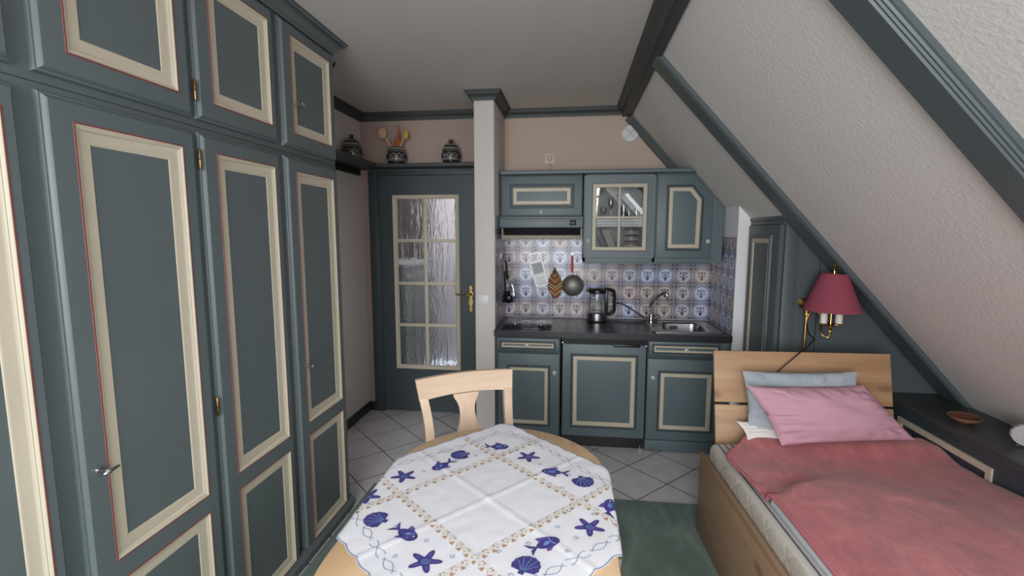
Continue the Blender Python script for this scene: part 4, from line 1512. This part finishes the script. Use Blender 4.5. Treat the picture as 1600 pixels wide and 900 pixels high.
mb = MB().tube(curve([(r0.x + .008, YC - .04, 1.03), at(1264, 522, 'y', YC - .03), e1, at(1260, 543, 'y', 2.66), at(1250, 551, 'y', 2.55), at(1236, 563, 'y', 2.522), e2, at(1211, 592, 'y', 2.48)], 6), .0032, CABLE, 8)
mb.build('cord', lm)

# ---------------------------------------------------------------- bed (own axes: x across, y towards the headboard)
BA = radians(2.3)
bed = empty('bed', (.652, 2.425, 0), 'oak bed frame with slanted two-board headboard and drawer side', 'bed', rz=BA)
BW, BL = .95, 2.02
mb = MB().box(0, .022, -BL, -.0, .012, .43, OAKY, .003)
mb.build('side_panel', bed, True)
MB().box(BW - .022, BW, -BL, 0, .012, .43, OAKY, .003).build('side_panel', bed, True)
MB().box(.022, BW - .022, -BL, -BL + .022, .012, .43, OAKX, .003).build('foot_panel', bed, True)
MB().box(.022, BW - .022, -.022, 0, .012, .40, OAKX, .003).build('head_rail', bed, True)
MB().box(.022, BW - .022, -BL + .022, -.022, .295, .315, OAKX).build('slatted_base', bed, True)
d = MB().box(-.003, .0, -1.02, -.03, .025, .405, OAKY, .001).build('drawer_front', bed, True)
mb = MB()
hh = [(a, b) for a, b in [(.026 * cos(t_), .026 * sin(t_)) for t_ in [pi * i / 10 for i in range(11)]]]
o_ = Vector((-.0032, -.125, .088))
mb.prism((o_, Vector((0, -cos(.5), sin(.5))), Vector((0, sin(.5), cos(.5))), Vector((-1, 0, 0))), [(a, b) for a, b in hh], -.001, .003, STEEL)
tag(mb.build('drawer_grip', d, True), 'half-round metal grip')
TL_ = Matrix.Translation((0, .012, .40)) @ Matrix.Rotation(-radians(12), 4, 'X')
mb = MB().box(.085, BW - .005, 0, .022, -.02, .262, OAKX, .004, 2, TL_)
mb.build('headboard_lower', bed, True)
mb = MB().box(.085, BW - .005, 0, .022, .274, .535, OAKX, .004, 2, TL_)
mb.build('headboard_upper', bed, True)
mb = MB().box(.16, .20, .006, .018, .25, .285, STEEL, 0, 2, TL_).box(BW - .12, BW - .08, .006, .018, .25, .285, STEEL, 0, 2, TL_)
mb.build('headboard_bracket', bed, True)

mt = MB().box(.030, BW - .030, -BL + .03, -.030, .316, .500, MSIDE, .035, 4)
mat_top = mt.mat(MTOP)
for i, f in enumerate(mt.f):
    a, b, c = (mt.v[k] for k in f[:3])
    if (b - a).cross(c - a).normalized().z > .6 and (mt.v[f[0]].z > .48):
        mt.mi[i] = mat_top
mo = mt.build('mattress', None)
mo.location = (.652, 2.425, 0)
mo.rotation_euler = (0, 0, BA)
tag(mo, 'striped mattress lying in the oak bed', 'mattress')


def pillow(name, c, th, mt, label, seed=0, nu=60, nv=44, wr=.010, back=.7):
    """closed cushion over four corners TL, TR, BR, BL"""
    TL, TR, BR, BL_ = [Vector(q_) for q_ in c]
    nrm = (TR - TL).cross(TL - BL_).normalized()
    if nrm.y > 0:
        nrm = -nrm
    off = Vector((seed * 3.1, seed * 1.7, 0))
    vs, fs = [], []
    for side in (1, -1):
        for j in range(nv + 1):
            for i in range(nu + 1):
                u, v = i / nu, j / nv
                p_ = (TL * (1 - u) + TR * u) * (1 - v) + (BL_ * (1 - u) + BR * u) * v
                # pull the edges in between corners
                ctr = (TL + TR + BR + BL_) / 4
                eu, ev = 4 * u * (1 - u), 4 * v * (1 - v)
                pull = .045 * (max(0, 1 - ev) * eu * 1.0 + max(0, 1 - eu) * ev * 1.0)
                p_ = p_ + (ctr - p_) * pull
                h = th * (eu ** .5) * (ev ** .5)
                edge = 1 - (eu * ev)
                ang = atan2(v - .5, u - .5)
                w = noise.noise(Vector((u * 5, v * 5, seed)) + off) * wr * .8
                w += (noise.noise(Vector((cos(ang) * 9, sin(ang) * 9, 3 + seed))) * wr * 1.5) * edge ** 2 * (eu * ev) ** .2
                for e_, al in ((u, v), (1 - u, v + 3), (v, u + 6), (1 - v, u + 9)):
                    w += wr * .95 * noise.noise(Vector((al * 15 + seed * 7, e_ * 4, seed * 2.3))) * math.exp(-((e_ - .11) / .10) ** 2)
                h = h + w * min(1, eu * ev * 7)
                vs.append(p_ + nrm * h * side * (1 if side > 0 else back))
    K = (nu + 1) * (nv + 1)
    for s_ in range(2):
        for j in range(nv):
            for i in range(nu):
                a = s_ * K + j * (nu + 1) + i
                f = [a, a + 1, a + nu + 2, a + nu + 1]
                fs.append(f if s_ else f[::-1])
    mb = MB().add(vs, fs, mt)
    return thing(name, mb, label, 'pillow', origin=tuple((BL_ + BR) / 2), angle=70)


pillow('pillow', [(.838, 2.435, .852), (1.372, 2.455, .862), (1.375, 2.40, .56), (.862, 2.385, .558)], .052, BLUEP, 'grey-blue pillow leaning against the headboard', 1, back=.9)
pk = pillow('pillow', [(.823, 2.325, .812), (1.385, 2.42, .805), (1.612, 2.385, .560), (.968, 2.262, .555)], .088, PINKP, 'large pink pillow leaning on the bed in front of the grey-blue pillow', 2, 80, 56, .013, back=.2)
pillow('pillow', [(.812, 2.405, .605), (1.42, 2.42, .605), (1.42, 2.36, .535), (.845, 2.335, .535)], .022, WHITEP, 'white pillow peeping out under the grey-blue pillow', 3, wr=.004, back=.4)

# duvet under the blanket
Mz = WM[bed]
du = MB().box(.075, BW - .035, -BL + .1, -.60, .5005, .536, DUVET, .016, 3)
dv = du.build('duvet', None)
dv.location = (.652, 2.425, 0)
dv.rotation_euler = (0, 0, BA)
tag(dv, 'white duvet showing along the mattress edge under the pinkish red blanket', 'duvet')

# blanket
LE = curve([(.875, 2.408, 0), (.80, 2.325, 0), (.702, 2.185, 0), (.718, 2.03, 0), (.742, 1.875, 0), (.750, 1.80, 0), (.756, 1.70, 0), (.762, 1.42, 0), (.775, 1.0, 0), (.79, .45, 0)], 10)
RE = curve([(1.665, 2.44, 0), (1.685, 2.36, 0), (1.692, 2.24, 0), (1.692, 2.08, 0), (1.692, 1.90, 0), (1.692, 1.80, 0), (1.692, 1.70, 0), (1.692, 1.42, 0), (1.692, 1.0, 0), (1.692, .45, 0)], 10)
NU = 60


def blanket_z(x, y, s):
    yc = 1.865 + .26 * ss(.70, 1.20, x) + .05 * ss(1.2, 1.6, x)
    d_ = yc - y
    wd_ = .10 + .34 * ss(.85, 1.35, x)
    b = (.066 - .034 * ss(1.25, 1.68, x)) * ss(-.02, wd_, d_) + .016 * ss(.15, .6, d_) * (1 - ss(1.3, 1.68, x))
    b *= ss(-.06, .16, s) if d_ > 0 else 1
    z = .512 + b
    z += .030 * ss(2.22, 2.36, y) * ss(.80, .90, x)             # over the white pillow
    z += .012 * noise.noise(Vector((x * 3.2, y * 3.2, .4))) + .006 * noise.noise(Vector((x * 8, y * 8, 2))) + .0022 * noise.noise(Vector((x * 21, y * 21, 4)))
    z += .012 * math.exp(-((y - 2.03 + .25 * (x - .95)) / .06) ** 2) * ss(.74, .9, x) * (1 - ss(1.0, 1.3, x))
    # curled hem at the fold
    e = math.exp(-((y - 1.865) / .05) ** 2) * math.exp(-(s / .05) ** 2)
    z += .004 + .006 * math.exp(-(s / .012) ** 2) - .012 * e
    dg = hypot(x - .745, y - 1.87)
    z += .012 * ss(2.05, 1.95, y) * 0
    if y < 1.84:
        z = max(z, .542)
    return max(z, .511)


vs, fs, mi = [], [], []
NT = len(LE)
ssp = [0, .008, .016, .022, .03] + [.03 + (.97) * k / (NU - 4) for k in range(1, NU - 3)]
M_ = len(ssp)
for j in range(NT):
    for s_ in ssp:
        p_ = LE[j].lerp(RE[j], s_)
        vs.append((p_.x, p_.y, blanket_z(p_.x, p_.y, s_)))
mb = MB()
fa, fb = [], []
for j in range(NT - 1):
    for i in range(M_ - 1):
        f = [j * M_ + i, (j + 1) * M_ + i, (j + 1) * M_ + i + 1, j * M_ + i + 1]
        (fb if i < 3 or j == 0 else fa).append(f)
mb.add(vs, fa, BLANK)
o = len(mb.v)
mb.add(vs, fb, BIND)
bo = thing('blanket', mb, 'pinkish red woollen blanket spread over the bed', 'blanket', origin=(1.2, 1.5, .5), angle=80)
md = bo.modifiers.new('thickness', 'SOLIDIFY')
md.thickness = .007
md.offset = 1

# ---------------------------------------------------------------- carpet
mb = MB().box(XW + .0155, XS - .003, YR + .01, 2.672, .0, .006, CARPET)
thing('carpet', mb, 'green carpet under the table and bed, ending at the pale floor tiles', 'carpet', origin=(0, .5, 0))

# ---------------------------------------------------------------- table
TXC, TY1, TY0, TR_, TH_ = -.236, 1.52, 1.04, .360, .740
tb = empty('dining_table', (TXC, 1.28, .006), 'oval pale pine dining table in the foreground', 'table')


def stadium(r, n=28, y0=TY0, y1=TY1):
    return [(TXC + r * cos(pi * i / n), y1 + r * sin(pi * i / n)) for i in range(n + 1)] + [(TXC - r * cos(pi * i / n), y0 - r * sin(pi * i / n)) for i in range(n + 1)]


MB().loft(frame_z(0), stadium(TR_), [(.012, TH_ - .030), (.003, TH_ - .026), (0, TH_ - .018), (0, TH_ - .010), (.004, TH_ - .003), (.010, TH_)], PINE).build('tabletop', tb)
mb = MB()
for a in ((TXC - .25, TXC - .23, TY0 - .1, TY1 + .02), (TXC + .23, TXC + .25, TY0 - .1, TY1 + .02)):
    mb.box(*a, TH_ - .12, TH_ - .03, PINE)
for a in ((TXC - .25, TXC + .25, TY0 - .1, TY0 - .08), (TXC - .25, TXC + .25, TY1 + .0, TY1 + .02)):
    mb.box(*a, TH_ - .12, TH_ - .03, PINE)
mb.build('apron', tb)
for x in (TXC - .255, TXC + .255):
    for y in (TY0 - .09, TY1 + .01):
        MB().lathe([(0, .006), (.018, .006), (.022, .05), (.018, .09), (.026, .3), (.029, .5), (.024, .56), (.034, .60), (.034, TH_ - .031), (0, TH_ - .031)], (x, y, 0), PINEZ, 20).build('leg', tb)

# ---------------------------------------------------------------- tablecloth
CC = Vector((-.238, 1.335))
CA = radians(47.8)
EA, EB = Vector((cos(CA), sin(CA))), Vector((-sin(CA), cos(CA)))
HS = .408


def drape(a, b, lift=0.0):
    p_ = CC + EA * a + EB * b
    yy = min(max(p_.y, TY0), TY1)
    v_ = Vector((p_.x - TXC, p_.y - yy))
    dist = v_.length
    n_ = v_ / dist if dist > 1e-6 else Vector((0, 1))
    d_ = dist - (TR_ - .004)
    fr1 = math.exp(-(a / .006) ** 2) + math.exp(-(b / .006) ** 2)
    z0 = TH_ + .0022 + .0028 * fr1 * (1 if hypot(a, b) < .5 else 0)
    z0 += .0028 * (noise.noise(Vector((p_.x * 9, p_.y * 9, 1.3))) + .25) * ss(.17, .3, max(abs(a), abs(b))) + .0012 * (1 + noise.noise(Vector((p_.x * 22, p_.y * 22, 5))))
    if d_ <= 0:
        return Vector((p_.x, p_.y, z0 + lift))
    top = ss(1.66, 1.80, p_.y)
    R = .014 + .12 * top
    base = Vector((TXC, yy)) + n_ * (TR_ - .004)
    tt = base.y * 14 + base.x * 9
    if d_ < R * pi / 2:
        an = d_ / R
        o_, dn = R * sin(an), R * (1 - cos(an))
    else:
        an = pi / 2
        k_ = d_ - R * pi / 2
        o_ = R + (.010 + .012 * sin(tt)) * min(1, k_ / .12)
        dn = R + k_
    o_ += lift * sin(an)
    return Vector((base.x + n_.x * o_, base.y + n_.y * o_, z0 - dn + lift * cos(an)))


def hem(t_):
    return .006 * abs(sin(t_ * pi / .068))


G_ = 90
vs, fs = [], []
for j in range(G_ + 1):
    for i in range(G_ + 1):
        a, b = -1 + 2 * i / G_, -1 + 2 * j / G_
        aa, bb = a * HS, b * HS
        aa2 = aa * (1 + hem(bb) / HS * abs(a) ** 12)
        bb2 = bb * (1 + hem(aa) / HS * abs(b) ** 12)
        vs.append(drape(aa2, bb2))
for j in range(G_):
    for i in range(G_):
        fs.append([j * (G_ + 1) + i, j * (G_ + 1) + i + 1, (j + 1) * (G_ + 1) + i + 1, (j + 1) * (G_ + 1) + i])
mb = MB().add(vs, fs, CLOTHW)


def decal(poly, m, lift, sub=1):
    """flat printed shape laid on the cloth: polygon as rings towards its centre"""
    n = len(poly)
    cx, cy = sum(p[0] for p in poly) / n, sum(p[1] for p in poly) / n
    v_ = [drape(x, y, lift) for x, y in poly] + [drape(cx + (x - cx) * .5, cy + (y - cy) * .5, lift) for x, y in poly] + [drape(cx, cy, lift)]
    f_ = [[i, (i + 1) % n, n + (i + 1) % n, n + i] for i in range(n)] + [[n + i, n + (i + 1) % n, 2 * n] for i in range(n)]
    mb.add(v_, f_, m)


def strip(pts, w, m, lift):
    L_, R2 = [], []
    n = len(pts)
    for i in range(n):
        t_ = Vector(pts[min(i + 1, n - 1)]) - Vector(pts[max(i - 1, 0)])
        t_ = t_.normalized() if t_.length else Vector((1, 0))
        q_ = Vector((-t_.y, t_.x)) * (w / 2)
        L_.append(drape(pts[i][0] + q_.x, pts[i][1] + q_.y, lift))
        R2.append(drape(pts[i][0] - q_.x, pts[i][1] - q_.y, lift))
    mb.add(L_ + R2, [[i, i + 1, n + i + 1, n + i] for i in range(n - 1)], m)


# openwork bands
BP, BWD = .191, .025
for axis in (0, 1):
    for sgn in (-1, 1):
        k = 0
        x = -HS + .012
        st = .0315
        while x < HS - .03:
            def mp(u, v):
                return (sgn * BP + v, u) if axis == 0 else (u, sgn * BP + v)
            h = BWD / 2
            decal([mp(x + .001, -h), mp(x + st * .50, -h), mp(x + st * .26, h * .55)], LINENT, .0009)
            decal([mp(x + st * .50, h), mp(x + st - .001, h), mp(x + st * .76, -h * .55)], LINENT, .0009)
            lf_ = 0.62
            for (c0, sg_) in ((.13, 1), (.38, -1), (.63, 1), (.88, -1)):
                q_ = [mp(x + st * c0 + p_[0], p_[1]) for p_ in petal(0, 0, BWD * 1.08, .0062, sg_ * 1.12)]
                decal(q_, LEAFW, .0016)
            x += st


def local(px, py):
    p_ = Vector((px, py)) - CC
    return p_.dot(EA), p_.dot(EB)


def place(shape, c, ang, s):
    return [(c[0] + q_[0] * s, c[1] + q_[1] * s) for q_ in (rot2(p_, ang) for p_ in shape)]


def star(c, ang, s=.043):
    def lw_(t_):
        return .5 + .5 * cos(5 * t_)
    sh_ = [((.40 + .60 * lw_(t_) ** 1.4) * cos(t_), (.40 + .60 * lw_(t_) ** 1.4) * sin(t_)) for t_ in [2 * pi * i / 50 for i in range(50)]]
    decal(place(sh_, c, ang, s), LINEN, .0012)
    sp = [(.04 + .24 * i / 24) for i in range(25)]
    strip(place([(r_ * cos(i * .5), r_ * sin(i * .5)) for i, r_ in enumerate(sp)], c, ang, s), .0022, LINENB, .0016)
    for k in range(5):
        t_ = 2 * pi * k / 5
        decal(place(petal(.58 * cos(t_), .58 * sin(t_), .42, .14, t_), c, ang, s), LINENL, .0016)


def shell(c, ang, s=.036):
    sh_ = []
    for i in range(49):
        t_ = -2.05 + 4.1 * i / 48
        r_ = 1 + .07 * abs(sin(t_ * 6.5))
        sh_.append((r_ * sin(t_) * .92, r_ * cos(t_)))
    sh_ += [(-.2, -.62), (-.2, -.85), (.2, -.85), (.2, -.62)]
    decal(place(sh_, c, ang, s), LINEN, .0012)
    for k in range(5):
        t_ = -1.15 + 2.3 * k / 4
        strip(place([(.12 * sin(t_), -.55 + .1 * cos(t_)), (.55 * sin(t_), -.1 + .45 * cos(t_)), (.86 * sin(t_), .86 * cos(t_))], c, ang, s), .0022, LINENB, .0016)


def fish(c, ang, s=.044):
    body = [(.75 * cos(t_) + .1, (.44 + .08 * cos(t_)) * sin(t_)) for t_ in [2 * pi * i / 28 for i in range(28)]]
    decal(place(body, c, ang, s), LINEN, .0012)
    decal(place([(-.55, 0), (-.85, .2), (-1.25, .55), (-1.1, .12), (-.9, 0)], c, ang, s), LINEN, .0012)
    decal(place([(-.55, 0), (-.9, 0), (-1.1, -.12), (-1.25, -.55), (-.85, -.2)], c, ang, s), LINEN, .0012)
    decal(place([(-.3, .36), (.35, .40), (.05, .62), (-.35, .72)], c, ang, s), LINENL, .0014)
    decal(place([(-.2, -.36), (.2, -.42), (-.1, -.66), (-.35, -.6)], c, ang, s), LINENL, .0014)
    decal(place(petal(.02, .02, .5, .3, .3), c, ang, s), LINENB, .0016)
    decal(place(petal(.55, .1, .12, .12, 0), c, ang, s), CLOTHW, .0020)
    strip(place([(.38, .36), (.30, .1), (.30, -.1), (.38, -.36)], c, ang, s), .002, LINENB, .0018)


for kind, wx, wy, an in ((shell, -.382, 1.602, 1.2), (fish, -.261, 1.681, -.8), (star, -.144, 1.617, .3), (fish, -.43, 1.513, 3.6 - .3), (star, -.532, 1.428, .2), (fish, -.054, 1.515, 1.0 + 1.2), (shell, .043, 1.469, 2.6), (shell, -.522, 1.189, .6), (fish, -.422, 1.139, -1.4), (star, -.341, 1.043, .5), (fish, -.055, 1.145, -.2), (star, .056, 1.231, .1), (shell, -.099, 1.054, -1.2), (fish, .118, 1.336, .5), (star, -.60, 1.30, .4), (shell, -.22, .93, .2)):
    kind(local(wx, wy), an - 0, **({} if kind is not star else {}))
# small swirls
rng = random.Random(11)
for (wx, wy) in ((-.49, 1.35), (-.46, 1.27), (-.42, 1.05), (-.36, 1.12), (-.28, 1.07), (-.46, 1.17), (.0, 1.12), (.02, 1.18), (-.03, 1.22), (.0, 1.30), (.07, 1.29), (-.17, 1.10), (-.10, 1.14), (-.33, 1.60), (-.30, 1.63), (-.20, 1.65), (-.10, 1.56), (.0, 1.50), (-.48, 1.47), (-.39, 1.56), (-.02, 1.42), (-.13, 1.02)):
    c_ = local(wx, wy)
    a0 = rng.uniform(0, 6)
    strip([(c_[0] + (.003 + .0045 * i / 14) * cos(a0 + i * .6), c_[1] + (.003 + .0045 * i / 14) * sin(a0 + i * .6)) for i in range(15)], .0013, LINENG, .0013)
# twisted ribbon lines and hem stitching
for k in range(4):
    for ph in (0, pi):
        for seg in range(9):
            u0 = -.33 + seg * .075
            pts = []
            for i in range(11):
                u = u0 + .064 * i / 10
                v = .352 + .011 * sin(u * 2 * pi / .10 + ph) + .012 * sin(u * 9)
                pts.append(rot2((v, u), k * pi / 2))
            strip(pts, .0016, LINENG, .0013)
    pts = []
    for i in range(160):
        u = -HS * .985 + HS * 1.97 * i / 159
        pts.append(rot2((HS - .003 + hem(u), u), k * pi / 2))
    strip(pts, .0026, LINENG, .0012)
tc = thing('tablecloth', mb, 'white cloth printed with blue fish, shells and starfish on the oval table', 'tablecloth', origin=(CC.x, CC.y, TH_), angle=60, weld=False)

# ---------------------------------------------------------------- chair (own axes: x across the back, -y towards the seat front)
ch = empty('dining_chair', (-.478, 2.13, .0), 'pale wooden chair with a vase-shaped splat at the far end of the table', 'chair', rz=radians(29.5))
W2 = .222
ZTOP = .875


def lean(z):
    return .012 + .10 * max(0, (z - .44) / .44) ** 1.2


def cy(x):
    return -.022 * (1 - (x / W2) ** 2) * -1.0


rail = MB()
nx = 14
vs, fs = [], []
for i in range(nx + 1):
    x = -W2 + 2 * W2 * i / nx
    arc = .020 * (1 - (x / W2) ** 2)
    zt = ZTOP - .004 + .006 * (1 - (x / W2) ** 2) 
    zb_ = .778 - .0 + .012 * (1 - (x / W2) ** 2)
    fx = 1 + (.0 if True else 0)
    for (z, yo) in ((zb_, -.011), (zt, -.011), (zt, .011), (zb_, .011)):
        xx = x * (1.0 if z < .8 else 1.055)
        vs.append((xx, lean(z) - .085 + arc + yo, z))
for i in range(nx):
    for k in range(4):
        fs.append([i * 4 + k, i * 4 + (k + 1) % 4, (i + 1) * 4 + (k + 1) % 4, (i + 1) * 4 + k])
fs += [[3, 2, 1, 0], [nx * 4, nx * 4 + 1, nx * 4 + 2, nx * 4 + 3]]
rail.add(vs, fs, PINEX)
rail.build('top_rail', ch, True)
for s_ in (-1, 1):
    mb = MB()
    cp = curve([(s_ * .190, -.03, .006), (s_ * .190, -.055, .25), (s_ * .192, -.073, .44), (s_ * .188, -.060, .58), (s_ * .192, -.030, .70), (s_ * .203, lean(.79) - .085, .79)], 6)
    vs, fs = [], []
    for p_ in cp:
        for (a, b) in ((-.019, -.011), (.019, -.011), (.019, .011), (-.019, .011)):
            vs.append((p_.x + a, p_.y + b, p_.z))
    n = len(cp)
    for i in range(n - 1):
        for k in range(4):
            fs.append([i * 4 + k, i * 4 + (k + 1) % 4, (i + 1) * 4 + (k + 1) % 4, (i + 1) * 4 + k])
    fs += [[3, 2, 1, 0], [4 * n - 4, 4 * n - 3, 4 * n - 2, 4 * n - 1]]
    mb.add(vs, fs, PINEZ)
    mb.build('back_post', ch, True)
    MB().lathe([(0, .006), (.014, .006), (.02, .43), (0, .43)], (s_ * .185, -.44, 0), PINEZ, 14).build('front_leg', ch, True)
mb = MB()
spl = [(.458, .062), (.52, .070), (.57, .067), (.62, .054), (.66, .040), (.695, .035), (.725, .037), (.75, .046), (.765, .056), (.774, .060), (.785, .060)]
vs, fs = [], []
for z, w in spl:
    y = lean(z) - .085 + .018
    for (a, b) in ((-w, -.007), (w, -.007), (w, .007), (-w, .007)):
        vs.append((a, y + b, z))
n = len(spl)
for i in range(n - 1):
    for k in range(4):
        fs.append([i * 4 + k, i * 4 + (k + 1) % 4, (i + 1) * 4 + (k + 1) % 4, (i + 1) * 4 + k])
fs += [[3, 2, 1, 0], [4 * n - 4, 4 * n - 3, 4 * n - 2, 4 * n - 1]]
mb.add(vs, fs, PINEZ)
mb.build('splat', ch, True)
MB().prism(frame_z(0), [(-.19, -.06), (-.215, -.46), (.215, -.46), (.19, -.06)], .432, .456, PINEX, .006).build('seat', ch, True)
MB().box(-.185, .185, -.45, -.43, .37, .432, PINEX, .002).box(-.19, -.17, -.44, -.07, .37, .432, PINEX).box(.17, .19, -.44, -.07, .37, .432, PINEX).build('seat_frame', ch, True)

# ---------------------------------------------------------------- light
w = bpy.data.worlds.new('world')
S.world = w
w.use_nodes = True
bg = w.node_tree.nodes['Background']
bg.inputs[0].default_value = (.80, .88, 1.0, 1)
bg.inputs[1].default_value = 1.0


def area(name, loc, rot, sx_, sy_, power, col):
    l = bpy.data.lights.new(name, 'AREA')
    l.shape = 'RECTANGLE'
    l.size, l.size_y = sx_, sy_
    l.energy = power
    l.color = col
    o = bpy.data.objects.new(name, l)
    COL.objects.link(o)
    o.location = loc
    o.rotation_euler = rot
    return o


area('window_daylight', ((WX0 + WX1) / 2 - .1, YR - .30, (WZ0 + WZ1) / 2 + .25), (radians(60), 0, radians(-8)), WX1 - WX0, WZ1 - WZ0, 155, (.95, .975, 1.0))
sk_o = area('roof_fill_light', tuple(wm - NS * .10), (0, 0, 0), RW[1] - RW[0] - .1, SH - .1, 36, (.95, .98, 1.0))  # fill from above through the added roof window, brightens table and bed
sk_o.rotation_euler = (NS * 1.0).to_track_quat('-Z', 'Y').to_euler()
area('hall_ceiling_lamp', (-1.05, 4.75, HZ - .02), (0, 0, 0), .4, .4, 16, (1, .96, .95))

S.view_settings.view_transform = 'Standard'
S.view_settings.look = 'None'
S.view_settings.exposure = -0.22
S.view_settings.gamma = 1.0
S.view_settings.use_curve_mapping = False
